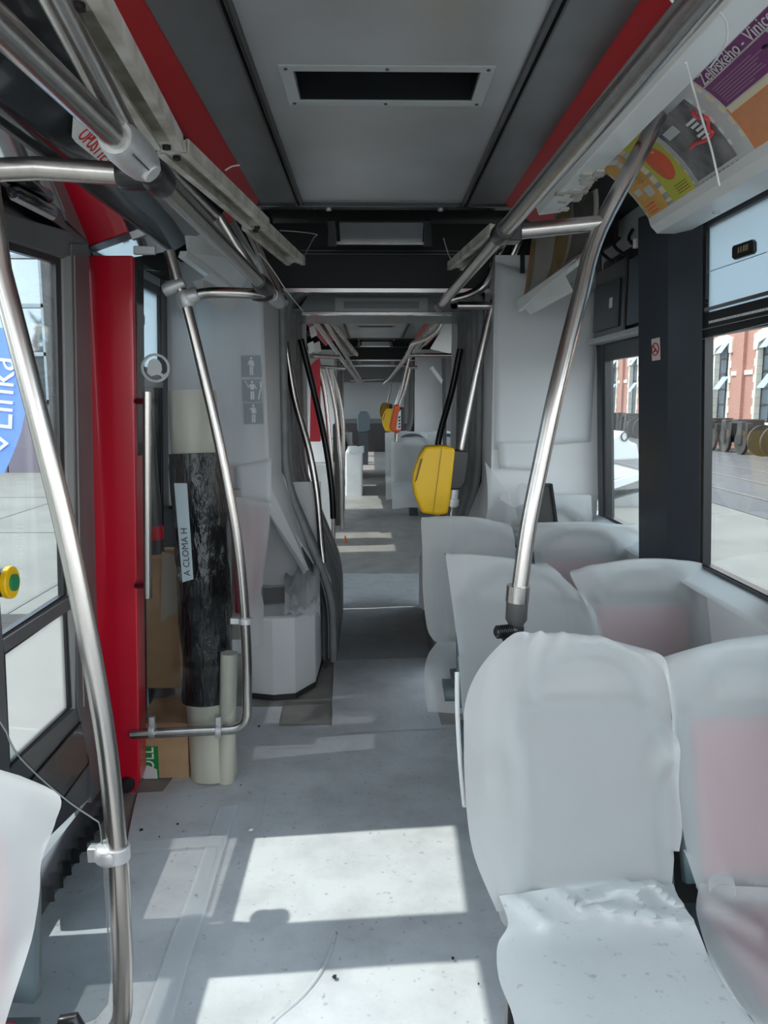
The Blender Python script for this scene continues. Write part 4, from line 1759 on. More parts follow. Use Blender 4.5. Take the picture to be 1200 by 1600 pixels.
# second right pole with the yellow validator
YV = 4.18
pp = [P(822, 350, y=4.1), P(800, 400, y=4.12), P(772, 470, y=YV), P(752, 550, y=YV), P(733, 640, y=YV), P(718, 715, y=YV), P(708, 780, y=YV), P(702, 850, y=YV)]
p2 = tube_thing('validator_pole', 'steel pole at the gangway carrying the large yellow ticket validator', smooth_path(pp, 5), RT * 1.0, cat='pole', loc=pp[-1])
m = MB()
m.tube([P(715, 478, y=YV), P(770, 478, y=YV)], RT, 14)
obj('side_arm', m, steel, p2, smooth=50)
# curved loop from the rail end up to the ceiling
pth = smooth_path([P(700, 470, y=4.25), P(730, 462, y=4.25), P(755, 448, y=4.25), P(770, 425, y=4.2), P(778, 395, y=4.1), P(800, 352, y=3.9)], 5)
tube_thing('ceiling_strut', 'steel tube curving up from the right rail end to the ceiling', pth, RT, cat='strut', loc=pth[-1])


def validator(c, s, body_m, label, name='ticket_validator', flip=False, group=None):
    t_ = thing(name, c, label, 'validator', group)
    def q(x, z, y=0):
        return c + Vector((x * s, y * s, z * s))
    out = [(-.18, .49), (-.28, .33), (-.36, .10), (-.37, -.05), (-.33, -.25), (-.22, -.50), (.02, -.53), (.16, -.51), (.20, -.2), (.26, .46), (.10, .50)]
    m = MB()
    m.prism([q(x, z, -.16) for x, z in out], (0, .30 * s, 0))
    bd = obj('housing', m, body_m, t_, bevel=.02 * s * 2)
    m = MB()
    m.bar(q(.06, .46, -.165), q(-.06, -.50, -.165), .006 * s, .004, up=(0, 1, 0))
    obj('joint_line', m, yellow_d, bd)
    m = MB()
    m.prism([q(-.255, .30, -.17), q(-.215, .32, -.17), q(-.30, .0, -.17), q(-.335, -.04, -.17)], (0, .02 * s, 0))
    obj('ticket_slot', m, yellow_d, bd)
    m = MB()
    m.prism([q(.22, .44, -.12), q(.42, .42, -.12), q(.46, .36, -.12), q(.42, -.05, -.12), q(.36, -.14, -.12), q(.18, -.16, -.12)], (0, .24 * s, 0))
    obj('rear_unit', m, blackp, t_, bevel=.02 * s)
    m = MB()
    m.tube([q(.26, -.16, 0), q(.235, -.42, 0)], .075 * s, 14)
    m.tube([q(.24, -.30, 0), q(.232, -.40, 0)], .105 * s, 14)
    obj('pole_clip', m, alu, t_, smooth=40)
    return t_


vc = P(682, 748, y=4.1)
validator(vc, .36, yellow, 'large yellow ticket validator on the gangway pole, nearest the camera', group=None)

# gangway safety tubes
for pts, m_, lab in ((((446, 535, 4.75), (460, 620, 4.75), (482, 700, 4.72), (495, 770, 4.7), (502, 850, 4.68), (505, 880, 4.66)), steel, 'curved grey tube guarding the left side of the gangway, nearer one'),
                     (((470, 530, 5.25), (490, 610, 5.25), (508, 690, 5.22), (518, 760, 5.2), (521, 810, 5.2)), blackp, 'dark tube guarding the left side of the gangway, farther one'),
                     (((719, 545, 5.25), (706, 610, 5.25), (692, 660, 5.22), (684, 698, 5.2), (682, 760, 5.2)), blackp, 'dark tube guarding the right side of the gangway behind the validator')):
    pa = smooth_path([P(px, py, y=yy) for px, py, yy in pts], 5)
    tube_thing('gangway_tube', lab, pa, RT * .95, m_, cat='tube', loc=pa[-1])

# ------------------------------------------------------------------ dirty lamp channels at the ceiling edge
def lamp_channel(a, b, w, label, hang=False):
    a = Vector(a)
    b = Vector(b)
    t_ = thing('lamp_channel', a, label, 'channel')
    d = (b - a).normalized()
    s = d.cross(Vector((0, 0, 1))).normalized()
    u = s.cross(d)
    def seg(m, o0, o1, z0, z1):
        q = [a + s * o0 + u * z0, a + s * o1 + u * z0, a + s * o1 + u * z1, a + s * o0 + u * z1]
        m.prism(q, b - a)
    m = MB()
    seg(m, -w, w, 0, .004)
    obj('web', m, channel_dirty, t_)
    for sg in (-1, 1):
        m = MB()
        seg(m, sg * w - .004, sg * w + .004, -.028, .006)
        seg(m, sg * w - .004 - (.012 if sg > 0 else 0), sg * w + .004 + (.012 if sg < 0 else 0), -.03, -.026)
        obj('flange', m, channel, t_)
    for e in (a, b):
        m = MB()
        k = 1 if e == a else -1
        q = [e + s * (-w) + u * -.024, e + s * w + u * -.024, e + s * w, e - s * w]
        m.prism(q, d * .05 * k)
        ep_ = obj('end_socket', m, channel, t_)
        m = MB()
        m.tube([e + d * .025 * k + u * -.026, e + d * .025 * k + u * -.034], .010, 10)
        obj('socket_hole', m, matteblack, ep_)
    return t_


lamp_channel(P(112, -40, y=1.15), P(262, 214, y=1.93), .032, 'stained lamp channel along the left ceiling edge, nearest segment')
lamp_channel(P(270, 222, y=1.98), P(404, 345, y=2.85), .036, 'stained lamp channel along the left ceiling edge, middle segment')
lamp_channel(P(396, 345, y=2.9), P(462, 404, y=3.6), .040, 'white lamp bracket hanging at the far end of the left ceiling edge')
lamp_channel(P(782, 352, y=2.95), P(712, 412, y=3.75), .036, 'white lamp bracket hanging at the far end of the right ceiling edge')
# wires
def wire(pts, label, r=.002, m_=white_p, name='cable_tie', cat='wire'):
    pa = smooth_path([P(px, py, y=yy) for px, py, yy in pts], 5)
    m = MB()
    m.tube(pa, r, 6)
    return single(name, m, m_, label, cat, smooth=60)


wire(((437, 360, 3.6), (465, 362, 3.7), (494, 366, 3.8), (490, 372, 3.8), (478, 395, 3.75), (474, 402, 3.7)), 'thin wire stirrup beside the left lamp bracket', .0025, alu, 'wire_stirrup')
wire(((693, 372, 3.75), (700, 395, 3.75), (706, 408, 3.75)), 'thin wire stirrup beside the right lamp bracket', .0025, alu, 'wire_stirrup')
wire(((404, 395, 3.4), (425, 420, 3.42), (448, 455, 3.44), (470, 482, 3.9), (474, 488, 4.3)), 'thin white wire hanging from the left bracket to the arch', .002)
wire(((1072, 98, 1.55), (1078, 120, 1.6), (1095, 180, 1.75), (1112, 235, 1.9), (1124, 290, 1.95)), 'white cable tie dangling in front of the posters', .0025)
wire(((1126, 20, 1.4), (1136, 40, 1.45), (1133, 70, 1.5), (1110, 105, 1.6)), 'thin white tie beside the purple poster', .002)
wire(((1040, -10, 1.4), (1053, 5, 1.42), (1055, 14, 1.42)), 'short white tie end against the right red strip', .0025)
wire(((352, 266, 2.4), (362, 260, 2.42), (374, 258, 2.45)), 'short white tie end against the left red strip', .0025)

# ------------------------------------------------------------------ seats
def seat(xc, y_top, y_bot, z_top, z_seat, w, pad, label, group='tram seats under paper on the right'):
    t_ = thing('tram_seat', (xc, y_bot - .2, z_seat - .4), label, 'seat', group)
    def bp_(x, k, off=0.0):
        """k 0 bottom .. 1 top on the reclined back"""
        cv = .012 * (2 * x) ** 2
        return Vector((xc + x * w, y_bot + (y_top - y_bot) * k - cv + off, z_seat + (z_top - z_seat) * k))
    # shell with a handle opening at the top: frame of strips
    m = MB()
    rows = []
    for i in range(9):
        k = .08 + i / 8 * .72
        rows.append([bp_(-.5 + j / 8 * 1.0, k) for j in range(9)])
    m.grid(rows)
    obj('backrest', m, shell_m, t_, solid=.03, smooth=60)
    m = MB()
    arc = []
    for j in range(15):
        a_ = math.pi * j / 14
        arc.append(bp_(-.40 * math.cos(a_), .78 + .20 * math.sin(a_), -.012))
    m.tube(arc, .026, 10)
    obj('grab_handle', m, shell_m, t_, smooth=60)
    m = MB()
    rows = []
    for i in range(7):
        k = .13 + i / 6 * .61
        rows.append([bp_(-.39 + j / 6 * .78, k, -.030) for j in range(7)])
    m.grid(rows)
    pd = obj('back_pad', m, pad, t_, solid=.02, smooth=60)
    pd.modifiers[0].offset = -1 if pd.data.polygons[0].normal.y < 0 else 1
    m = MB()
    rows = []
    for i in range(7):
        y = y_bot - i * .07
        rows.append([Vector((xc + (-.5 + j / 6) * w, y, z_seat - .03 + .01 * math.cos(i) - (.03 if i == 6 else 0))) for j in range(7)])
    m.grid(rows)
    obj('seat_pan', m, shell_m, t_, solid=.03, smooth=60)
    m = MB()
    rows = []
    for i in range(6):
        y = y_bot - .02 - i * .075
        rows.append([Vector((xc + (-.42 + j / 5 * .84) * w, y, z_seat - .006)) for j in range(6)])
    m.grid(rows)
    obj('pan_pad', m, pad, t_, solid=.02, smooth=60)
    m = MB()
    m.box(xc - .05, xc + .05, y_bot - .32, y_bot - .10, z_seat - .40, z_seat - .05)
    m.box(xc - .16, xc + .16, y_bot - .36, y_bot - .06, z_seat - .08, z_seat - .045)
    obj('pedestal', m, dark_base, t_, bevel=.006)
    return t_


def cover(name, rows_px, label, seed=0, nx=34, sub=5, amp=.006, bulge=.02, m_=paper, group='paper covers on the seats', creases=(), edge_curl=.012, over=None):
    """rows_px: (pxL, pyL, pxR, pyR, depthL, depthR, arch) ; depth = ('y',v) or ('z',v)"""
    Ls, Rs, Ar = [], [], []
    for r in rows_px:
        kl, vl = r[4]
        kr, vr = r[5]
        Ls.append(P(r[0], r[1], **{kl: vl}))
        Rs.append(P(r[2], r[3], **{kr: vr}))
        Ar.append(Vector((r[6] if len(r) > 6 else 0.0, r[7] if len(r) > 7 else 0.0, 0)))
    Ls, Rs, Ar = smooth_path(Ls, sub), smooth_path(Rs, sub), smooth_path(Ar, sub)
    N = len(Ls)
    rows = []
    for i in range(N):
        t = i / (N - 1)
        row = []
        for k in range(nx + 1):
            s = k / nx
            q = Ls[i].lerp(Rs[i], s)
            b = math.sin(s * math.pi)
            q = q + Vector((0, 0, Ar[i].x * b))
            q = q + Vector((0, -Ar[i].y * (b ** .6), 0))
            e = min(s, 1 - s)
            w1 = noise.noise((s * 2.4 + seed, t * 2.6 + seed * .7, seed)) * 1.6
            w2 = (abs(noise.noise((s * 5 + t * 2 + seed, t * 4 - s, seed + 5))) - .2) * 1.2
            w3 = noise.noise((s * 11 + seed, t * 5, seed + 9)) * .35
            edge = math.exp(-e * 18)
            d = amp * (w1 + w2 + w3) * (1 + 1.5 * edge) - edge_curl * edge * math.sin(t * 9 + seed)
            for (sa, ta, sb, tb, wd_, h_) in creases:
                vx, vy = sb - sa, tb - ta
                L2 = vx * vx + vy * vy
                pr = max(0, min(1, ((s - sa) * vx + (t - ta) * vy) / L2))
                dd = math.hypot(s - sa - vx * pr, t - ta - vy * pr)
                d += h_ * math.exp(-(dd / wd_) ** 2)
            d = max(d, -.003)
            q = q + Vector((0, -d, d * .5))
            row.append(q)
        rows.append(row)
    if over is not None:
        # let the paper lie against the seat under it: forward of every part, close to it where it touches
        vs, fs = [], []
        dg_ = bpy.context.evaluated_depsgraph_get()
        for ch in kids(over):
            o_ = len(vs)
            me_ = bpy.data.meshes.new_from_object(ch.evaluated_get(dg_))
            vs += [v.co + WL[ch.name] for v in me_.vertices]
            fs += [[i + o_ for i in p.vertices] for p in me_.polygons]
            bpy.data.meshes.remove(me_)
        tree = BVHTree.FromPolygons(vs, fs)

        def rest(pull):
            for row in rows:
                for k, q in enumerate(row):
                    hit = tree.ray_cast(Vector((q.x, q.y - .6, q.z)), Vector((0, 1, 0)), 1.2)
                    if hit[0] is None:
                        continue
                    lim = hit[0].y - .007
                    g_ = lim - q.y
                    if g_ < 0:
                        q.y = lim
                    elif pull and g_ < .06:
                        q.y = lim - g_ * .25
        rest(True)
        for it in range(4):
            old = [[q.y for q in r] for r in rows]
            for i in range(1, N - 1):
                for k in range(1, nx):
                    rows[i][k].y = .5 * old[i][k] + .125 * (old[i - 1][k] + old[i + 1][k] + old[i][k - 1] + old[i][k + 1])
            rest(False)
    m = MB()
    m.grid(rows)
    return single(name, m, m_, label, 'paper cover', group, smooth=89)


Y_ = lambda v: ('y', v)
Z_ = lambda v: ('z', v)


def BP(yt, zt, yb, zb):
    d = Vector((0, yt - yb, zt - zb)).normalized()
    return ('plane', (Vector((0, yt, zt)), Vector((0, -d.z, d.y))))


B1_ = BP(1.955, .97, 1.728, .36)
B2_ = BP(2.745, 1.04, 2.60, .46)
B3_ = BP(3.37, 1.08, 3.24, .50)
# row one, aisle
S1A = seat(.565, 1.993, 1.778, .95, .34, .39, pad_grey, 'near aisle seat under paper, carrying the leaning pole')
S1W = seat(.99, 1.993, 1.778, .925, .34, .40, pad_red, 'near window seat under paper, red pad showing through')
cover('paper_cover', [
    (830, 1000, 990, 1010, Y_(2.02), Y_(2.02), .02),
    (800, 993, 1020, 1024, B1_, B1_, .025),
    (752, 1040, 1038, 1045, B1_, B1_, .02, .004),
    (728, 1095, 1046, 1090, B1_, B1_, .0, .006),
    (725, 1160, 1052, 1160, B1_, B1_, .0, .006),
    (728, 1250, 1057, 1250, B1_, B1_, .0, .004),
    (738, 1335, 1058, 1320, B1_, B1_, .0, .0),
    (776, 1424, 1054, 1394, B1_, B1_, .0, .0),
], 'white paper cover over the back of the near aisle seat', over=S1A, nx=48, sub=8, seed=3, amp=.010, creases=((.16, .10, .30, .40, .03, .022), (.05, .14, .10, .9, .05, .02), (.34, .12, .38, .34, .025, .014), (.6, .72, 1.0, .60, .05, .018), (.3, .97, .95, .80, .06, .02), (.25, .62, .30, .9, .04, .015), (.42, .78, .98, .58, .03, .016), (.30, .52, .36, .72, .03, .012), (.46, .50, .49, .62, .02, .010), (.60, .06, .82, .22, .04, .012), (.86, .22, .93, .7, .04, .014)), edge_curl=.018)
cover('paper_cover', [
    (780, 1400, 1050, 1360, Z_(.40), Z_(.40), .0),
    (792, 1440, 1056, 1400, Z_(.375), Z_(.385), .0),
    (777, 1475, 1078, 1440, Z_(.37), Z_(.37), -.01),
    (780, 1530, 1112, 1500, Z_(.365), Z_(.365), .0),
    (802, 1590, 1158, 1570, Z_(.365), Z_(.365), .0),
    (815, 1680, 1225, 1680, Z_(.36), Z_(.36), .0),
    (850, 1900, 1225, 1900, Z_(.2), Z_(.2), .0),
], 'soiled white paper lying on the pan of the near aisle seat', seed=21, amp=.006, m_=paper_pan, creases=((.45, .10, .80, .06, .02, .045), (.55, .16, .97, .30, .025, .045), (.70, .02, .80, .22, .02, .045), (.84, .05, .97, .2, .025, .05), (.2, .2, .1, .05, .04, .03), (.35, .05, .42, .16, .02, .03)), edge_curl=.02)
# curled loop of paper at the left of the crease
m = MB()
rows = []
for i in range(15):
    t = i / 14
    a_ = -2.6 + t * 4.6
    c = P(800, 1428, y=1.73)
    p = c + Vector((.030 * math.cos(a_), -.03 * t, .036 * math.sin(a_)))
    rows.append([p, p + Vector((-.003, .03, .003)), p + Vector((-.008, .06, .008))])
m.grid(rows)
single('paper_curl', m, paper, 'curled white paper edge at the corner of the near aisle seat', 'paper', smooth=80)
# row one, window
cover('paper_cover', [
    (1050, 1026, 1260, 985, Y_(2.03), Y_(2.03), .01),
    (1034, 1032, 1262, 1000, B1_, B1_, .02),
    (1042, 1090, 1264, 1080, B1_, B1_, .0, .01),
    (1052, 1180, 1268, 1180, B1_, B1_, .0, .015),
    (1062, 1260, 1270, 1270, B1_, B1_, .0, .01),
    (1076, 1340, 1272, 1350, B1_, B1_, .0, .0),
    (1096, 1402, 1275, 1416, B1_, B1_, .0, .0),
], 'white paper cover over the back of the near window seat', over=S1W, nx=48, sub=8, seed=8, amp=.005, creases=((.12, .5, .3, .9, .05, .014),))
cover('paper_cover', [
    (1094, 1380, 1275, 1392, Z_(.40), Z_(.40), .0),
    (1088, 1430, 1275, 1440, Z_(.365), Z_(.365), .0),
    (1104, 1490, 1275, 1500, Z_(.365), Z_(.365), .0),
    (1145, 1560, 1275, 1580, Z_(.365), Z_(.365), .0),
    (1190, 1620, 1290, 1680, Z_(.365), Z_(.365), .0),
    (1215, 1800, 1300, 1900, Z_(.2), Z_(.2), .0),
], 'white paper lying on the pan of the near window seat', seed=14, amp=.006, creases=((.05, .1, .5, .25, .05, .03), (.2, .3, .6, .5, .05, .02)), edge_curl=.02)
m = MB()
rows = []
for i in range(15):
    t = i / 14
    a_ = -1.5 + t * 4.9
    c = P(1124, 1388, y=1.74)
    p = c + Vector((.033 * math.cos(a_), -.02, .025 * math.sin(a_)))
    rows.append([p, p + Vector((.01, .03, .0)), p + Vector((.02, .06, .0))])
m.grid(rows)
single('paper_curl', m, paper, 'curled white paper roll at the corner of the near window seat', 'paper', smooth=80)

# row two
S2A = seat(.535, 2.783, 2.633, .995, .46, .46, pad_grey, 'second-row aisle seat under paper behind the leaning pole')
S2W = seat(.985, 2.783, 2.633, .995, .46, .42, pad_red, 'second-row window seat under paper, pink pad showing through')
cover('paper_cover', [
    (705, 872, 850, 884, Y_(2.80), Y_(2.80), .01),
    (697, 868, 880, 902, B2_, B2_, .025),
    (703, 915, 925, 948, B2_, B2_, .03),
    (711, 975, 942, 1000, B2_, B2_, .0, .01),
    (716, 1035, 944, 1070, B2_, B2_, .0, .01),
    (722, 1110, 944, 1140, B2_, B2_, .0, .0),
    (735, 1200, 944, 1220, B2_, B2_, .0, .0),
], 'white paper cover over the second-row aisle seat behind the pole base', over=S2A, nx=48, sub=8, seed=5, amp=.008, creases=((.12, .3, .06, .7, .04, .015), (.2, .15, .7, .12, .02, .006)), edge_curl=.018)
cover('paper_cover', [
    (905, 892, 1110, 886, Y_(2.82), Y_(2.82), .02),
    (891, 895, 1122, 886, B2_, B2_, .035),
    (912, 940, 1133, 930, B2_, B2_, .0, .01),
    (930, 990, 1137, 975, B2_, B2_, .0, .015),
    (940, 1060, 1128, 1060, B2_, B2_, .0, .01),
    (942, 1160, 1126, 1160, B2_, B2_, .0, .0),
], 'white paper cover over the second-row window seat, pink showing through', over=S2W, nx=48, sub=8, seed=12, amp=.005, creases=((.1, .1, .2, .4, .06, .016), (.4, .6, .75, .9, .05, .012)))
# row three
S3A = seat(.50, 3.408, 3.273, 1.035, .50, .44, pad_grey, 'third-row aisle seat under paper in front of the yellow validator')
S3W = seat(.92, 3.408, 3.273, 1.035, .50, .44, pad_red, 'third-row window seat under paper beside the dark pillar')
cover('paper_cover', [
    (664, 813, 790, 818, Y_(3.42), Y_(3.42), .005),
    (658, 812, 800, 824, B3_, B3_, .025),
    (660, 860, 806, 860, B3_, B3_, .0, .01),
    (661, 930, 806, 930, B3_, B3_, .0, .015),
    (668, 985, 806, 985, B3_, B3_, .0, .0),
    (686, 1008, 806, 1030, B3_, B3_, .0, .0),
], 'white paper cover over the third-row aisle seat below the yellow validator', over=S3A, nx=48, sub=8, seed=17, amp=.008, edge_curl=.015)
cover('paper_cover', [
    (684, 1002, 800, 1010, Y_(3.24), Y_(3.24), .0),
    (668, 1025, 800, 1040, Y_(3.12), Y_(3.12), .0),
    (663, 1050, 800, 1060, Y_(3.0), Y_(3.0), .0),
    (664, 1085, 800, 1090, Y_(2.96), Y_(2.96), .0),
    (668, 1112, 800, 1120, Y_(2.94), Y_(2.94), .0),
], 'white paper hanging from the pan of the third-row aisle seat', seed=27, amp=.012, edge_curl=.02)
cover('paper_cover', [
    (833, 820, 990, 824, Y_(3.45), Y_(3.45), .0),
    (826, 819, 998, 823, B3_, B3_, .012),
    (832, 850, 1003, 850, B3_, B3_, .0, .01),
    (838, 900, 1006, 900, B3_, B3_, .0, .015),
    (840, 980, 1006, 980, B3_, B3_, .0, .0),
], 'white paper cover over the third-row window seat, pink showing through', over=S3W, nx=48, sub=8, seed=31, amp=.003)
# row four, against the cabinet
S4 = seat(.87, 3.98, 3.93, 1.05, .55, .46, pad_red, 'fourth seat under paper against the right cabinet beside the dark panel')
cover('paper_cover', [
    (796, 776, 918, 774, Y_(3.95), Y_(3.95), .0),
    (790, 776, 924, 776, Y_(3.91), Y_(3.91), .008),
    (787, 810, 924, 800, Y_(3.89), Y_(3.89), .0, .01),
    (792, 835, 924, 840, Y_(3.87), Y_(3.87), .0, .01),
    (800, 880, 924, 880, Y_(3.85), Y_(3.85), .0, .0),
], 'white paper cover over the fourth seat against the right cabinet', over=S4, nx=48, sub=8, seed=37, amp=.004)
# leaning dark panel
lp = thing('leaning_panel', P(850, 830, y=3.66), 'thin dark brown framed panel leaning on the seat by the right cabinet', 'panel')
c = [P(px, py, y=yy) for px, py, yy in ((834, 757, 3.74), (861, 757, 3.74), (870, 822, 3.62), (824, 822, 3.62))]
m = MB()
m.prism(c, (0, .012, .002))
obj('board', m, brown_frame, lp)
m = MB()
for i in range(4):
    m.bar(c[i], c[(i + 1) % 4], .012, .016, up=(0, 1, 0))
obj('rim', m, blackp, lp)
# side rail of the seat row along the aisle
m = MB()
m.tube(smooth_path([P(714, 1050, y=2.5), P(715, 1120, y=2.45), P(720, 1200, y=2.4), P(726, 1260, y=2.3)], 4), .008, 8)
single('seat_edge_strip', m, white_p, 'narrow pale plastic strip hanging along the second-row seat side', 'strip', smooth=50)
m = MB()
q = P(797, 1553, y=1.52)
m.box(q.x - .004, q.x + .03, q.y, q.y + .04, .0, q.z + .02)
single('seat_leg_bracket', m, blackp, 'dark seat bracket peeking below the near aisle seat paper', 'bracket', bevel=.003)

# near left seat corner with paper
SL = seat(-.86, 1.375, 1.31, .93, .45, .46, pad_red, 'near left seat under paper beside the screen pole', group=None)
cover('paper_cover', [
    (-260, 1120, 30, 1212, Y_(1.33), Y_(1.33), .0),
    (-260, 1122, 98, 1243, Y_(1.29), Y_(1.29), .0),
    (-260, 1180, 84, 1290, Y_(1.27), Y_(1.27), .0),
    (-260, 1280, 64, 1345, Y_(1.255), Y_(1.255), .0),
    (-260, 1380, 60, 1400, Y_(1.245), Y_(1.245), .0),
    (-260, 1480, 46, 1490, Y_(1.235), Y_(1.235), .0),
    (-260, 1600, 12, 1600, Y_(1.225), Y_(1.225), .0),
    (-260, 1750, -30, 1750, Y_(1.22), Y_(1.22), .0),
], 'white paper cover over the near left seat at the frame edge', seed=41, amp=.004, edge_curl=.008)

# ------------------------------------------------------------------ left bench and its papers
bx = thing('wheel_box_bench', P(450, 1090, z=0), 'white paper-wrapped wheel box bench on the left in front of the gangway', 'bench')
T = [(385, 965), (425, 968), (460, 966), (492, 952), (505, 918), (500, 905), (452, 905), (385, 912)]
Bt = [(385, 1092), (425, 1097), (455, 1097), (485, 1082), (505, 1055), (505, 1040), (460, 1030), (390, 1035)]
zb = .45
top = [P(px, py, z=zb) for px, py in T]
bot = [P(px, py, z=.03) for px, py in Bt]
for i in range(len(bot)):
    bot[i].x = top[i].x * .98 + bot[i].x * .02
    bot[i].y = top[i].y * .98 + bot[i].y * .02
n = len(top)
m = MB()
m._add(bot + top, [tuple(range(n))[::-1], tuple(range(n, 2 * n))] + [(i, (i + 1) % n, n + (i + 1) % n, n + i) for i in range(n)])
obj('box', m, mat('wrapped_white', (.76, .78, .79), .5), bx, bevel=.006)
m = MB()
base = [Vector((p.x * 1.0, p.y, 0)) for p in bot]
m._add([Vector((p.x, p.y, 0.0)) for p in bot] + [Vector((p.x, p.y, .03)) for p in bot], [tuple(range(n))[::-1], tuple(range(n, 2 * n))] + [(i, (i + 1) % n, n + (i + 1) % n, n + i) for i in range(n)])
obj('base_seal', m, rubber_d, bx)
m = MB()
sp_ = [P(px, py, z=zb + .003) for px, py in ((411, 945), (446, 942), (446, 918), (411, 920))]
m.prism(sp_, (0, 0, .004))
obj('seat_recess', m, mat('recess_grey', (.30, .29, .27), .6), bx)
# crumpled paper on it
m = MB()
rows = []
for i in range(17):
    t = i / 16
    row = []
    for k in range(17):
        s = k / 16
        q = P(445 + 55 * s, 905 + 62 * t, z=zb + .01)
        ww = abs(noise.noise((s * 4 + 2, t * 4, 1.2))) * .11 + .05 * abs(noise.noise((s * 9, t * 9, 7)))
        ww += .14 * math.exp(-((s - .8) ** 2 * 5 + (t - .2) ** 2 * 5))
        row.append(q + Vector((0, 0, ww * (1 - .3 * t))))
    rows.append(row)
m.grid(rows)
single('crumpled_paper', m, paper, 'crumpled white paper lying on the left wheel box bench', 'paper', smooth=35)
# draped pink backrest at the left of the bench
bs = thing('side_seat_back', P(395, 1000, y=3.85), 'left red backrest under thin paper behind the black roll', 'seat')
m = MB()
pts = [P(px, py, y=yy) for px, py, yy in ((372, 790, 3.72), (408, 790, 3.82), (412, 860, 3.84), (404, 930, 3.84), (396, 960, 3.82), (374, 960, 3.72))]
m.prism(pts, (-.03, .03, 0))
obj('back_pad', m, pad_red, bs, bevel=.01)
m = MB()
pts = [P(px, py, y=3.86) for px, py in ((360, 765), (374, 765), (376, 1000), (362, 1000))]
m.prism(pts, (0, .05, 0))
obj('backrest', m, beige_shell, bs, bevel=.006)
cover('paper_cover', [
    (366, 776, 416, 783, Y_(3.70), Y_(3.80), .0),
    (368, 800, 422, 792, Y_(3.68), Y_(3.78), .0),
    (370, 850, 420, 850, Y_(3.68), Y_(3.78), .0, .015),
    (372, 890, 412, 905, Y_(3.68), Y_(3.78), .0, .01),
    (376, 930, 408, 925, Y_(3.68), Y_(3.78), .0, .0),
    (380, 950, 412, 945, Y_(3.67), Y_(3.77), .0, .01),
    (384, 985, 411, 980, Y_(3.66), Y_(3.76), .0, .0),
    (386, 1012, 411, 1010, Y_(3.66), Y_(3.76), .0, .0),
], 'thin pinkish paper draped over the left backrest beside the curved pole', seed=52, nx=16, amp=.012, edge_curl=.02, group=None)

# ------------------------------------------------------------------ rolls, carton behind the far left screen
def roll(c0, c1, r, mats_cuts, name, label, wob=.0, n=28, cat='roll', group=None):
    t_ = thing(name, c0, label, cat, group)
    for (pn, a_, b_, rr, m_, wv) in mats_cuts:
        m = MB()
        k = max(4, int((b_ - a_) * 60))
        path = [c0.lerp(c1, a_ + (b_ - a_) * i / k) for i in range(k + 1)]
        m.tube(path, rr, n)
        o0 = c0
        if wv:
            for v in m.v:
                d = (v - c0)
                ax = (c1 - c0).normalized()
                rad = d - ax * d.dot(ax)
                f = noise.noise((v.x * 14, v.y * 14, v.z * 5)) * wv + abs(noise.noise((v.x * 30, v.y * 30, v.z * 16))) * wv * .6
                v += rad.normalized() * f if rad.length > 1e-5 else Vector()
        obj(pn, m, m_, t_, smooth=60)
    return t_


c0 = P(338, 1205, z=0)
c0 = Vector((c0.x, 3.12, 0.0))
c1 = P(300, 612, y=3.22)
c0.z = .005
H_ = (c1 - c0).length
br = roll(c0, c1, .08, (('film_core', 0.0, 1.0, .098, cream, .002), ('black_wrap', .205, .845, .110, foil_b, .012)), 'film_roll', 'tall cream film roll wrapped in black stretch film behind the far screen')
# pale tape with handwriting
ax = (c1 - c0).normalized()
tp = [P(px, py, y=3.0) for px, py in ((272, 755), (292, 755), (302, 905), (285, 910))]
m = MB()
m.prism(tp, (0, .004, 0))
tt = obj('label_tape', m, tape_l, br)
text_mesh('A CLOMA H', .036, P(293, 900, y=2.998), P(283, 760, y=2.998) - P(293, 900, y=2.998), (-1, 0, 0), ink, 'handwriting', tt, lift=.001)
# second, translucent roll in front at the bottom
e0 = P(352, 1222, z=0)
roll(Vector((P(362, 1200, z=0).x, 3.06, .005)), Vector((P(358, 1020, y=3.06).x, 3.06, P(358, 1020, y=3.06).z)), .03, (('film_core', 0, 1, .035, cream, .0),), 'film_roll', 'short narrow cream film roll standing beside the black wrapped roll')
# dark rolls by the red pillar
roll(Vector((-.97, 3.42, .01)), P(218, 640, y=3.5), .07, (('film_core', 0, 1.0, .06, foil_grey, .004), ('pink_band', .62, .66, .064, red_m, 0)), 'film_roll', 'dark grey film roll leaning at the window behind the red pillar')
# carton
cb_ = thing('cardboard_box', P(255, 1215, z=0), 'brown cardboard box with a green label on the floor by the red pillar', 'box')
m = MB()
xa, xb = P(217, 1216, z=0).x, P(296, 1216, z=0).x
y0 = P(256, 1217, z=0).y
ztop = P(256, 1130, y=y0).z
m.box(xa, xb, y0, y0 + .32, .002, ztop)
obj('carton', m, card, cb_, bevel=.004)
m = MB()
gx0, gx1 = P(218, 1170, y=y0).x, P(247, 1170, y=y0).x
gz0, gz1 = P(230, 1217, y=y0).z, P(230, 1166, y=y0).z
m.box(gx0, gx1, y0 - .002, y0 - .0005, gz0, gz1)
lb = obj('green_label', m, green_l, cb_)
text_mesh('ROLL', .085, Vector(((gx0 + gx1) / 2 - .005, y0 - .003, gz0 + .004)), (0, 0, 1), (-1, 0, 0), white_ink, 'lettering', lb, lift=.0005, fit=(gz1 - gz0) * .92)
m = MB()
m.prism([Vector((gx0 + .012, y0 - .005, gz0 + .003)), Vector((gx1 - .006, y0 - .005, gz0 + .003)), Vector((gx1 - .008, y0 - .005, gz0 + .045)), Vector((gx0 + .03, y0 - .005, gz0 + .065)), Vector((gx0 + .016, y0 - .005, gz0 + .04))], (0, .001, 0))
obj('torn_patch', m, grey_panel, lb)
m = MB()
xa2 = P(217, 1130, y=3.4).x
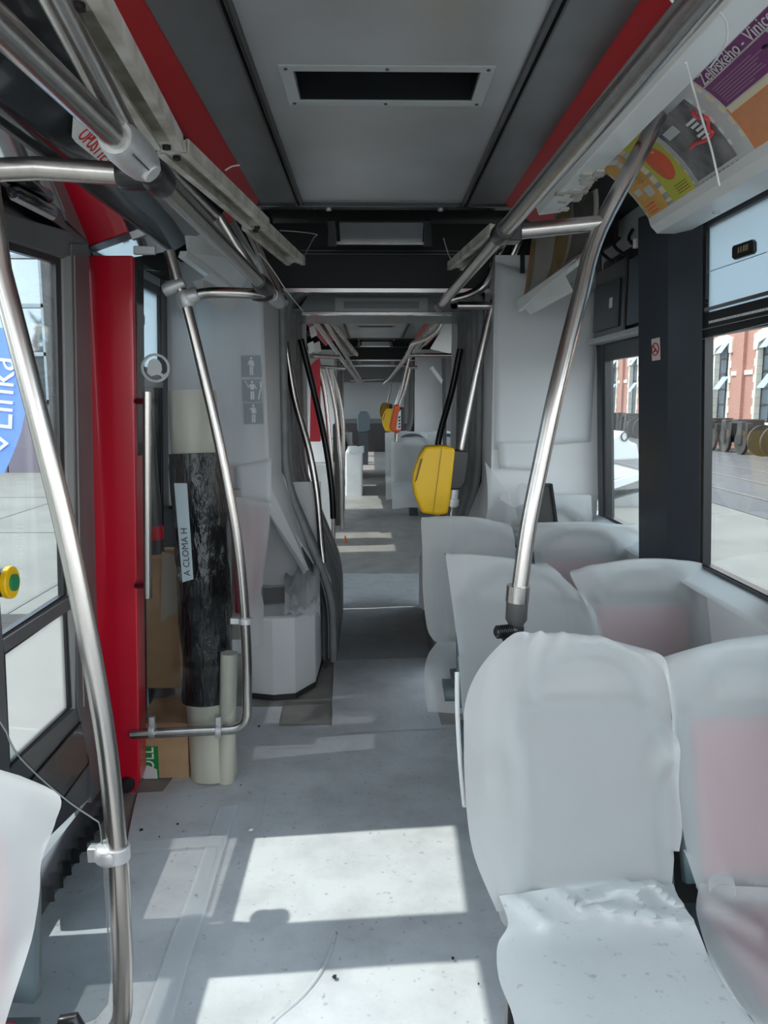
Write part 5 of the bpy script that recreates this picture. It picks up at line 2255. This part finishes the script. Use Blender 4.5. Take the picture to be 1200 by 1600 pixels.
m.box(xa2 - .02, P(285, 900, y=3.45).x, 3.36, 3.6, .30, P(250, 868, y=3.4).z)
single('tall_carton', m, card, 'tall tan carton standing behind the dark screen glass', 'box', bevel=.004)
m = MB()
c = [P(px, py, y=3.33) for px, py in ((253, 862), (287, 870), (286, 950), (251, 972))]
m.prism(c, (0, .002, 0))
single('packing_sheet', m, mat('tan_sheet', (.40, .37, .30), .7), 'tan packing sheet hanging behind the far screen glass', 'paper')

# ------------------------------------------------------------------ papers and tapes on the floor
fzc = [0.002]


def floor_sheet(pts, label, m_, amp=.0012, z=None, name='floor_paper', cat='paper', n=22, group=None):
    fzc[0] += .0013
    z = fzc[0] if z is None else z
    a, b, c, d = [P(px, py, z=z) for px, py in pts]
    rows = []
    for i in range(n + 1):
        t = i / n
        L, R2 = a.lerp(d, t), b.lerp(c, t)
        row = []
        for k in range(n + 1):
            s = k / n
            q = L.lerp(R2, s)
            e = min(s, 1 - s, t, 1 - t)
            w_ = abs(noise.noise((q.x * 3 + z * 999, q.y * 3, 1))) * amp * 3
            ed = .004 * max(0, noise.noise((q.x * 6, q.y * 6, z * 500))) * math.exp(-e * 30)
            wob = Vector((noise.noise((q.x * 5, q.y * 5, 3)), noise.noise((q.x * 5, q.y * 5, 8)), 0)) * .006 * math.exp(-e * 20)
            row.append(q + wob + Vector((0, 0, w_ + ed)))
        rows.append(row)
    m = MB()
    m.grid(rows)
    return single(name, m, m_, label, cat, group, smooth=80)


floor_sheet(((392, 1135), (745, 1132), (900, 1640), (180, 1640)), 'large pale paper sheet covering the near floor with two sun patches', floor_paper)
floor_sheet(((345, 1105), (441, 1104), (404, 1300), (190, 1330)), 'pale paper sheet on the floor beside the rolls', floor_paper)
floor_sheet(((128, 1318), (345, 1310), (250, 1640), (-120, 1700)), 'bluish paper sheet on the floor under the near left screen', floor_paper)
floor_sheet(((215, 1240), (408, 1226), (398, 1292), (198, 1328)), 'thin paper sheet overlapping the floor at the red pillar foot', floor_paper)
floor_sheet(((522, 1018), (666, 1014), (690, 1138), (518, 1148)), 'pale paper sheet in the aisle just before the gangway', floor_paper)
floor_sheet(((530, 958), (658, 955), (672, 1028), (526, 1032)), 'worn thin paper sheet on the aisle floor, third from the camera', floor_paper2)
floor_sheet(((540, 872), (652, 870), (660, 962), (528, 965)), 'worn thin paper sheet on the gangway floor', floor_paper2)
floor_sheet(((520, 800), (652, 798), (655, 876), (538, 878)), 'pale paper sheet on the floor of the next module', floor_paper)
floor_sheet(((612, 826), (652, 826), (655, 872), (610, 872)), 'shiny clear film piece on the next module floor', floor_film)
floor_sheet(((344, 1262), (372, 1258), (255, 1640), (205, 1640)), 'long clear tape strip joining the floor papers', tape_m, name='tape_strip', cat='tape', n=12)
floor_sheet(((196, 1316), (350, 1306), (346, 1322), (196, 1334)), 'short clear tape strip across the floor papers', tape_m, name='tape_strip', cat='tape', n=10)
# raised wrinkle in the near sheet
m = MB()
wp = [P(526, 1455, z=.001), P(515, 1490, z=.003), P(498, 1525, z=.004), P(470, 1560, z=.004), P(425, 1600, z=.004), P(400, 1640, z=.003)]
m.tube(smooth_path(wp, 5), [.002] + [.007] * 24 + [.003], 8)
single('paper_wrinkle', m, floor_paper, 'raised wrinkle of the near floor paper', 'paper', smooth=60)
# crumbs
for k, (px, py) in enumerate(((249, 1308), (277, 1288), (220, 1297), (376, 1227), (307, 1399), (524, 1527), (748, 1538), (707, 1498), (404, 1135), (292, 1325))):
    q = P(px, py, z=.012)
    m = MB()
    r0 = .0025 + .0018 * (k % 3)
    ring = [q + Vector((r0 * (1 + .5 * math.sin(k + j)) * math.cos(j * 1.05), r0 * 1.3 * math.sin(j * 1.05), 0)) for j in range(6)]
    m.prism(ring, (0, 0, .003))
    single('crumb', m, ink, ('dark crumb on the overlapping paper at the red pillar, rightmost there', 'dark crumb on the overlapping paper, middle one beside the red pillar', 'dark crumb on the overlapping paper closest to the red pillar', 'dark crumb at the right edge of the paper before the rolls', 'dark crumb left of the large sun patch', 'dark crumb at the top of the floor wrinkle', 'dark crumb under the near aisle seat edge, nearer the camera', 'dark crumb left of the near aisle seat, farther one', 'dark crumb below the wheel box bench', 'dark crumb on the cross tape strip')[k], 'crumb', 'crumbs on the floor papers')

# ------------------------------------------------------------------ second module furniture
FY = fz(9.8)
for i, (xc, yt, pad, lab) in enumerate(((.50, 9.75, pad_grey, 'aisle seat under paper in the next module, nearer pair'),
                                         (.95, 9.75, pad_grey, 'window seat under paper in the next module, nearer pair'),
                                         (.46, 10.6, pad_grey, 'aisle seat under paper in the next module, farther pair'),
                                         (.93, 10.6, pad_grey, 'window seat under paper in the next module, farther pair'))):
    seat(xc, yt, yt - .14, 1.17, .53, .46, pad, lab, group='tram seats of the next module')


def far_cover(xc, yt, zt, zs, w, label, seed):
    rows = []
    prof = [(yt + .05, zt - .1), (yt + .02, zt + .02), (yt - .04, zt - .05), (yt - .10, (zt + zs) / 2), (yt - .17, zs + .06), (yt - .25, zs + .03), (yt - .55, zs + .02), (yt - .6, zs - .1), (yt - .61, zs - .22)]
    pr = smooth_path([Vector((0, a_, b_)) for a_, b_ in prof], 3)
    for i, p in enumerate(pr):
        rows.append([Vector((xc + (-.5 + k / 10) * w, p.y - .018 * noise.noise((k * .5, i * .3, seed)) - .012, p.z + .012 * noise.noise((k * .4 + 9, i * .3, seed)) + .02 * math.sin(k / 10 * math.pi))) for k in range(11)])
    m = MB()
    m.grid(rows)
    return single('paper_cover', m, paper, label, 'paper cover', 'paper covers in the next module', smooth=80)


far_cover(.50, 9.70, 1.10, .53, .54, 'paper cover on the nearer aisle seat of the next module', 3)
far_cover(.97, 9.70, 1.10, .53, .44, 'paper cover on the nearer window seat of the next module', 4)
far_cover(.46, 10.55, 1.14, .53, .58, 'paper cover on the farther aisle seat of the next module', 5)
far_cover(.95, 10.55, 1.14, .53, .44, 'paper cover on the farther window seat of the next module', 6)

# overhead rails, poles and validators of the next module
for pts, lab in ((((488, 496, 6.0), (530, 555, 8.4), (562, 600, 12.5)), 'left overhead rail of the next module'),
                 (((505, 497, 6.1), (540, 555, 8.8), (566, 598, 13.0)), 'inner left overhead rail of the next module'),
                 (((695, 492, 6.0), (688, 512, 6.4), (668, 528, 6.8), (645, 537, 7.2), (636, 555, 8.2), (612, 588, 11.5), (600, 600, 13.5)), 'curving right overhead rail of the next module')):
    pa = smooth_path([P(px, py, y=yy) for px, py, yy in pts], 5)
    tube_thing('overhead_handrail', lab, pa, RT, loc=pa[0], n=10)
for pts, lab in ((((696, 490, 6.2), (660, 530, 7.9), (640, 560, 10.0)), 'straight right overhead rail of the next module'),
                 (((640, 555, 8.5), (716, 555, 8.5)), 'cross arm at the right rail of the next module, nearest'),
                 (((632, 574, 10.2), (652, 574, 10.2)), 'second cross arm at the right rail of the next module'),
                 (((487, 556, 7.0), (528, 558, 7.4)), 'cross arm at the left rail of the next module'),
                 (((500, 573, 8.6), (538, 576, 8.8)), 'second cross arm at the left rail of the next module'),
                 (((548, 594, 12.8), (600, 592, 12.8)), 'cross bar between the rails before the third module')):
    pa = [P(px, py, y=yy) for px, py, yy in pts]
    tube_thing('overhead_crossbar' if 'arm' in lab else 'overhead_handrail', lab, pa, RT, loc=pa[0], n=10)
for k, (pts, lab) in enumerate(((((640, 576, 8.9), (632, 610, 8.9), (622, 640, 8.9), (618, 690, 8.8)), 'right pole of the next module carrying the orange validator'),
                                (((634, 578, 10.4), (624, 615, 10.4), (613, 650, 10.4)), 'right pole of the next module carrying the middle yellow validator'),
                                (((613, 600, 13.2), (606, 630, 13.2), (602, 650, 13.2)), 'right pole of the third module with the far yellow validator'),
                                (((638, 560, 9.4), (628, 605, 9.4), (618, 645, 9.4)), 'slim right pole of the next module behind the orange validator'),
                                (((497, 565, 7.6), (508, 620, 7.6), (515, 690, 7.6), (520, 760, 7.6)), 'left pole of the next module beside its red door pillar'),
                                (((510, 575, 8.6), (524, 640, 8.6), (530, 700, 8.6), (534, 745, 8.6)), 'left curved pole of the next module before the white cabinet'),
                                (((520, 580, 9.6), (534, 640, 9.6), (537, 700, 9.6), (536, 740, 9.6)), 'left farther pole of the next module'))):
    pa = [P(px, py, y=yy) for px, py, yy in pts]
    if k >= 4:
        pa.append(Vector((pa[-1].x, pa[-1].y, fz(pa[-1].y))))
    pa = smooth_path(pa, 4)
    tube_thing('handrail_pole', lab, pa, RT, cat='pole', loc=pa[-1], n=10)
ov = thing('ticket_machine', P(620, 660, y=8.85), 'orange ticket validator with a white keypad in the next module', 'validator')
m = MB()
c = [P(px, py, y=8.75) for px, py in ((617, 632), (621, 631), (629, 635), (626, 640), (620, 670), (621, 674), (626, 676), (626, 675), (613, 673), (608, 669))]
c = [P(px, py, y=8.75) for px, py in ((616, 632), (625, 632), (626, 676), (612, 675), (608, 668))]
m.prism(c, (0, .16, 0))
obj('housing', m, orange, ov, bevel=.02)
m = MB()
m.prism([P(px, py, y=8.74) for px, py in ((622.5, 645), (626.5, 640), (626.5, 671), (619, 671))], (0, .02, 0))
kpd = obj('keypad', m, white_p, ov)
for k in range(4):
    m = MB()
    m.prism([P(px, py, y=8.73) for px, py in ((623, 651 + k * 5), (625.5, 650 + k * 5), (625.5, 653 + k * 5), (622.5, 654 + k * 5))], (0, .01, 0))
    obj('key', m, ink, kpd)
m = MB()
m.prism([P(px, py, y=8.78) for px, py in ((626, 636), (632, 637), (631, 672), (626, 674))], (0, .14, 0))
obj('rear_unit', m, blackp, ov, bevel=.01)
validator(P(610, 656, y=10.3), .30, yellow, 'small yellow ticket validator just left of the orange one')
validator(P(602, 642, y=13.1), .27, yellow, 'farthest small yellow ticket validator')
# white machine column with hinge arms (right side of next module)
hm = thing('ceiling_hatch_arm', P(680, 590, y=8.6), 'open white hatch arm below the right rail in the next module', 'hatch')
m = MB()
m.prism([P(px, py, y=8.6) for px, py in ((671, 575), (676, 571), (692, 594), (690, 601))], (0, .04, 0))
obj('arm', m, alu, hm, bevel=.004)
m = MB()
m.prism([P(px, py, y=8.62) for px, py in ((690, 560), (696, 560), (698, 700), (692, 700))], (0, .04, 0))
obj('post', m, pillar_m, hm)
m = MB()
m.prism([P(px, py, y=7.0) for px, py in ((672, 545), (705, 490), (716, 495), (716, 552), (700, 552))], (0, .02, 0))
obj('panel', m, white_p, hm)

# left of the next module: red door pillar, white cabinet furniture, bench
m = MB()
m.prism([P(px, py, y=7.5) for px, py in ((486, 570), (494, 562), (500, 566), (500, 690), (484, 690))], (0, .12, 0))
m.prism([P(px, py, y=8.4) for px, py in ((494, 562), (499, 560), (500, 690), (496, 690))], (0, .12, 0))
struct('trim_16', m, red_m)
m = MB()
m.box(P(486, 700, y=7.9).x, P(520, 700, y=7.9).x, 7.9, 8.2, .07, .95)
single('wrapped_unit', m, white_p, 'white wrapped unit by the left door of the next module', 'box', bevel=.01)
m = MB()
m.box(P(520, 700, y=8.8).x, P(530, 700, y=8.8).x, 8.8, 9.0, .12, P(520, 662, y=8.8).z)
single('brown_roll', m, brown_frame, 'tall brown pack standing left in the next module', 'box', bevel=.02)
m = MB()
m.box(P(540, 720, y=10.6).x, P(566, 720, y=10.6).x, 10.5, 11.2, .25, P(550, 705, y=10.5).z)
single('wheel_box_bench', m, white_p, 'white wheel box bench on the left of the next module', 'bench', bevel=.02)
m = MB()
rows = []
for i in range(9):
    rows.append([P(543 + 26 * k / 8, 700 + 12 * i / 8, y=10.7 - .05 * i) + Vector((0, 0, .05 * abs(noise.noise((i * .8, k * .8, 3))) + .02)) for k in range(9)])
m.grid(rows)
single('crumpled_paper', m, paper, 'crumpled white paper on the bench of the next module', 'paper', solid=.0015, smooth=40)
# messy bits above the left door of the next module
for k, (px, py, yy) in enumerate(((488, 520, 6.6), (495, 545, 7.2), (485, 545, 6.6))):
    m = MB()
    m.prism([P(px - 5, py - 8, y=yy), P(px + 4, py - 12, y=yy), P(px + 7, py + 3, y=yy), P(px - 2, py + 8, y=yy)], (0, .04, 0))
    single('open_box_cover', m, white_p, ('upper', 'right', 'lower left')[k] + ' white cover plate hanging above the left door of the next module', 'cover')
lamp_channel(P(508, 500, y=6.4), P(553, 553, y=9.8), .05, 'lamp channel along the left ceiling edge of the next module')
lamp_channel(P(690, 498, y=6.4), P(640, 552, y=9.8), .05, 'lamp channel along the right ceiling edge of the next module')
m = MB()
m.prism(lquad(5.7, 11.5, 0, .45), (-.05, 0, 0))
m.prism(lquad(5.7, 11.5, 2.15, 2.55), (-.05, 0, 0))
m.prism(lquad(5.7, 5.95, 0, 2.5), (-.05, 0, 0))
for a_, b_ in ((5.95, 7.58), (7.89, 8.1), (8.44, 9.58), (11.27, 11.5)):
    m.prism(lquad(a_, b_, 0, 2.5), (-.05, 0, 0))
m.prism(lquad(13.1, 18.6, .3, 1.0), (-.05, 0, 0))
m.prism(lquad(13.1, 18.6, 2.1, 2.5), (-.05, 0, 0))
for a in (13.1, 14.9, 16.7, 18.3):
    m.prism(lquad(a, a + .3, .3, 2.5), (-.05, 0, 0))
struct('wall_left', m, grey_panel)
for n_, (a, b) in enumerate(((7.6, 7.87), (8.12, 8.42), (9.6, 11.25))):
    window_left(13 + n_, a, b, (.45, 2.08, 2.1, 2.2))
# dark driver partition seats at the far end
for k, (px, lab) in enumerate(((568, 'far dark green seat back at the end of the third module'),)):
    t_ = thing('far_seat', P(px, 720, y=14.6), lab, 'seat')
    m = MB()
    m.prism([P(a_, b_, y=14.6) for a_, b_ in ((558, 648), (562, 643), (574, 643), (578, 650), (578, 672), (572, 676), (560, 676), (558, 670))], (0, .08, 0))
    obj('backrest', m, shell_m, t_, bevel=.02)
    m = MB()
    q0_, q1_ = P(560, 676, y=14.55), P(575, 676, y=14.55)
    m.box(q0_.x, q1_.x, 14.55, 14.75, .38, q0_.z)
    obj('pedestal', m, pillar_m, t_)
m = MB()
m.prism([P(a_, b_, y=8.05) for a_, b_ in ((538, 838), (540, 838), (547, 861), (541, 864))], (0, .05, 0))
single('orange_edge_strip', m, orange, 'orange edge strip low at the left of the gangway', 'strip')

# ------------------------------------------------------------------ outdoors
GZ = -.35
m = MB()
m.box(-60, 60, -30, 140, GZ - .1, GZ)
struct('ground', m, concrete)
m = MB()
m.box(6.5, 13.2, -20, 120, GZ, GZ + .012)
rd = struct('trim_17', m, asphalt)
for x in (7.6, 9.05, 10.5, 11.95):
    m = MB()
    m.box(x, x + .10, -20, 120, GZ + .012, GZ + .03)
    obj('track_rail', m, rail_m, rd)
m = MB()
for x in (-6.2, -3.4):
    m.box(x, x + .04, -20, 60, GZ, GZ + .006)
for y in (11.3, 15.5, 21):
    m.box(-30, -2, y, y + .05, GZ, GZ + .006)
struct('trim_18', m, rail_m)

# brick depot
dp = thing('brick_depot', (15, 35, GZ), 'red brick depot with tall pale-framed windows across the yard', 'building')
FX = 15.0
BH = 9.0
WS, WW = 3.75, 1.35
ws = [17.6 + k * WS for k in range(16)]
m = MB()
prev = 6.0
for y in ws:
    m.box(FX, FX + .5, prev, y, GZ, BH)
    m.box(FX, FX + .5, y, y + WW, GZ, .75)
    m.box(FX, FX + .5, y, y + WW, 4.0, BH)
    prev = y + WW
m.box(FX, FX + .5, prev, prev + 8, GZ, BH)
m.box(FX + .5, FX + 9, 6, prev + 8, GZ, BH)
obj('wall', m, brick, dp)
for y in ws:
    m = MB()
    m.box(FX + .22, FX + .26, y, y + WW, .75, 4.0)
    w_ = obj('window', m, winblue, dp)
    m = MB()
    for k in (0, .5, 1):
        m.box(FX + .18, FX + .22, y + WW * k - .03, y + WW * k + .03, .75, 3.9)
    for k in range(5):
        m.box(FX + .18, FX + .22, y, y + WW, .75 + k * .65, .80 + k * .65)
    obj('glazing_bars', m, iron, w_)
    m = MB()
    # flat arched lintel of pale stone
    arch = [(y - .28, 3.55), (y, 3.55), (y + .1, 3.80), (y + WW / 2, 3.95), (y + WW - .1, 3.80), (y + WW, 3.55), (y + WW + .28, 3.55), (y + WW + .28, 4.15), (y + WW / 2, 4.40), (y - .28, 4.15)]
    m.prism([Vector((FX - .08, a_, b_)) for a_, b_ in arch], (.4, 0, 0))
    obj('stone_lintel', m, stone, w_)
    m = MB()
    for j in range(9):
        wq = .22 if j % 2 else .12
        for (s0, s1) in ((y - wq, y + .02), (y + WW - .02, y + WW + wq)):
            m.box(FX - .04, FX + .2, s0, s1, .75 + j * .31, .75 + j * .31 + .30)
    obj('stone_quoins', m, stone, w_)
    m = MB()
    m.box(FX - .10, FX + .25, y - .2, y + WW + .2, .60, .75)
    obj('stone_sill', m, stone, w_)
    for zz in (2.05, 3.55):
        m = MB()
        m.prism([Vector((FX - .02, y - .02, zz + .5)), Vector((FX - .02, y + .55, zz + .5)), Vector((FX - .38, y + .55, zz)), Vector((FX - .38, y - .02, zz))], (0, 0, .03))
        obj('tilted_sash', m, sash_m, w_)
m = MB()
prev = 6.0
for y in ws:
    m.box(FX - .05, FX, prev, y - .3, 2.6, 2.78)
    m.box(FX - .08, FX, prev, y - .22, .40, .60)
    prev = y + WW + .3
obj('stone_band', m, stone, dp)
m = MB()
for y in ws:
    yy = y - (WS - WW) / 2
    m.box(FX - .14, FX, yy - .25, yy + .25, GZ, BH)
obj('brick_pier', m, brick, dp)

# row of old wheelsets and bogies before the depot
for k in range(14):
    y = 24.0 + k * 2.12
    x = 13.7 + random.uniform(-.15, .15)
    if k % 3 == 1:
        t_ = thing('wheelset', (x, y, GZ), 'rusty tram wheel pair before the depot, %s item of the row' % ('nearest','second nearest','third nearest','fourth nearest','fifth nearest','sixth nearest','seventh nearest','eighth nearest','ninth nearest','tenth nearest','eleventh nearest','twelfth nearest','thirteenth nearest','farthest')[k], 'wheelset', 'wheelsets before the depot')
        for s in (-.45, .45):
            m = MB()
            m.tube([(x, y + s - .05, GZ + .55), (x, y + s + .05, GZ + .55)], .55, 20)
            obj('wheel', m, iron, t_, smooth=40)
        m = MB()
        m.tube([(x, y - .7, GZ + .55), (x, y + .7, GZ + .55)], .10, 10)
        obj('axle', m, iron, t_, smooth=40)
    else:
        t_ = thing('bogie', (x, y, GZ), 'dark tram bogie before the depot, %s item of the row' % ('nearest','second nearest','third nearest','fourth nearest','fifth nearest','sixth nearest','seventh nearest','eighth nearest','ninth nearest','tenth nearest','eleventh nearest','twelfth nearest','thirteenth nearest','farthest')[k], 'bogie', 'bogies before the depot')
        m = MB()
        m.box(x - .5, x - .3, y - 1.0, y + 1.0, GZ + .40, GZ + .95 + random.random() * .3)
        m.box(x + .3, x + .5, y - 1.0, y + 1.0, GZ + .40, GZ + 1.0)
        m.box(x - .5, x + .5, y - .25, y + .25, GZ + .4, GZ + 1.25)
        obj('frame', m, iron, t_, bevel=.03)
        for yy in (-.65, .65):
            m = MB()
            m.tube([(x - .56, y + yy, GZ + .45), (x - .44, y + yy, GZ + .45)], .45, 16)
            obj('wheel', m, iron, t_, smooth=40)
            m = MB()
            m.box(x - .62, x - .35, y + yy - .16, y + yy + .16, GZ + .35, GZ + 1.15 + random.random() * .25)
            obj('axle_box', m, iron, t_, bevel=.03)

# white trailer with tarpaulin seen through the far pane
tr = thing('utility_trailer', (5.0, 15.0, GZ), 'small white trailer with sheeted load seen through the far right pane', 'trailer')
def tq(px, py, y):
    return P(px, py, y=y)
m = MB()
YT = 14.0
for i, (lo, hi) in enumerate(((738, 765), (770, 810))):
    m.prism([tq(930, lo + 18, YT), tq(1004, lo - 2, YT), tq(1008, hi - 2, YT), tq(930, hi + 4, YT)], (0, 1.6, 0))
obj('load_box', m, tarp_grey, tr, bevel=.03)
m = MB()
m.prism([tq(930, 762, YT - .1), tq(1006, 738, YT - .1), tq(1006, 748, YT - .1), tq(930, 774, YT - .1)], (0, .1, 0))
m.prism([tq(930, 740, YT + 1.5), tq(970, 728, YT + 1.5), tq(1006, 738, YT - .1), tq(1006, 746, YT - .1), tq(970, 738, YT + 1.5), tq(930, 752, YT + 1.5)], (0, .05, 0))
obj('rim', m, tarp, tr)
m = MB()
m.prism([tq(930, 685, YT + 2), tq(958, 684, YT + 2), tq(968, 676, YT + 2), tq(980, 674, YT + 2), tq(984, 690, YT + 2), tq(996, 694, YT + 2), tq(1000, 718, YT + 2), tq(930, 722, YT + 2)], (0, .8, 0))
obj('sheeted_hood', m, tarp, tr, bevel=.04)
m = MB()
hc = tq(976, 682, YT + 1.98)
m.tube([hc + Vector((math.cos(a_ * .5) * .07, 0, math.sin(a_ * .5) * .09)) for a_ in range(14)], .015, 6)
obj('hood_ring', m, iron, tr, smooth=50)
for px in (948, 995):
    q = tq(px, 812, YT + .4)
    m = MB()
    q.z = GZ + .22
    m.tube([q + Vector((0, -.08, 0)), q + Vector((0, .08, 0))], .22, 16)
    obj('wheel', m, blackp, tr, smooth=40)

# left: building, trees, banner
fb = thing('glass_front_building', (-14, 21, GZ), 'lilac grey building with large glazed bays across the left yard', 'building')
FYB = 21.0
m = MB()
m.box(-34, -8.3, FYB, FYB + 10, GZ, 7.0)
obj('wall', m, facade, fb)
gate_m = mat('gate_lilac', (.20, .17, .215), .6)
for k in range(5):
    x0_ = -8.6 - k * 4.6
    m = MB()
    m.box(x0_ - 4.2, x0_, FYB - .06, FYB, 1.5, 6.6)
    w_ = obj('window', m, facade_gl, fb)
    m = MB()
    for j in range(4):
        m.box(x0_ - .1 - j * 1.36, x0_ - j * 1.36, FYB - .16, FYB - .06, 1.5, 6.6)
    for j in range(5):
        m.box(x0_ - 4.2, x0_, FYB - .16, FYB - .06, 1.5 + j * 1.25, 1.6 + j * 1.25)
    obj('glazing_bars', m, facade_fr, w_)
    for dx in (0, 1.3):
        m = MB()
        m.box(x0_ - dx - 1.25, x0_ - dx, FYB - .10, FYB, GZ, 1.35)
        obj('gate_leaf', m, gate_m, fb)
for k, (x, y, hh) in enumerate(((-19, -5, 6.2), (-22, -2, 6.8), (-17, -9, 4.8))):
    t_ = thing('tree', (x, y, GZ), ('left', 'tallest', 'right')[k] + ' leafy tree behind, mirrored in the glazed building', 'tree')
    m = MB()
    m.tube([(x, y, GZ), (x, y, hh * .5)], [.3, .18], 8)
    obj('trunk', m, bark, t_)
    m = MB()
    for j in range(130):
        a_ = random.random() * 6.28
        b_ = random.random()
        rr = (1 - abs(b_ - .35)) * hh * .24 * math.sqrt(random.random())
        c = Vector((x + rr * math.cos(a_), y + rr * math.sin(a_), hh * (.25 + .75 * b_)))
        for q in range(3):
            d1 = Vector((random.gauss(0, 1), random.gauss(0, 1), random.gauss(0, 1))) * .35
            d2 = Vector((random.gauss(0, 1), random.gauss(0, 1), random.gauss(0, 1))) * .35
            m.poly([c, c + d1, c + d1 + d2, c + d2])
    obj('crown', m, leaf_m, t_, fixn=False)

fl = thing('banner', P(10, 745, y=6.4), 'blue feather banner with white lettering outside the left door', 'banner')
m = MB()
out = [(-60, 520), (0, 512), (24, 514), (36, 524), (42, 560), (44, 600), (40, 640), (33, 675), (22, 705), (12, 728), (6, 740), (-40, 742), (-60, 740)]
m.prism([P(px, py, y=6.4) for px, py in out], (0, .006, 0))
obj('cloth', m, blue_flag, fl)
m = MB()
m.tube([P(-62, 500, y=6.4), Vector((P(-62, 500, y=6.4).x, 6.4, GZ))], .02, 8)
obj('mast', m, alu, fl, smooth=50)
m = MB()
m.box(P(-62, 500, y=6.4).x - .3, P(-62, 500, y=6.4).x + .3, 6.1, 6.7, GZ, GZ + .06)
obj('foot', m, iron, fl)
text_mesh('Linka', .36, P(-2, 672, y=6.39), P(2, 560, y=6.39) - P(-2, 672, y=6.39), (-1, 0, .02), white_ink, 'lettering', fl, lift=.002, fit=(P(2, 560, y=6.39) - P(-2, 672, y=6.39)).length)
m = MB()
ap = [P(px, py, y=6.385) for px, py in ((-12, 704), (0, 704), (8, 688), (14, 694), (2, 712), (-12, 712))]
m.prism([P(px, py, y=6.385) for px, py in ((-14, 682), (0, 682), (14, 693), (0, 704), (-14, 704), (-14, 699), (-1, 699), (6, 693), (-1, 688), (-14, 688))], (0, .003, 0))
obj('arrow_mark', m, white_ink, fl)
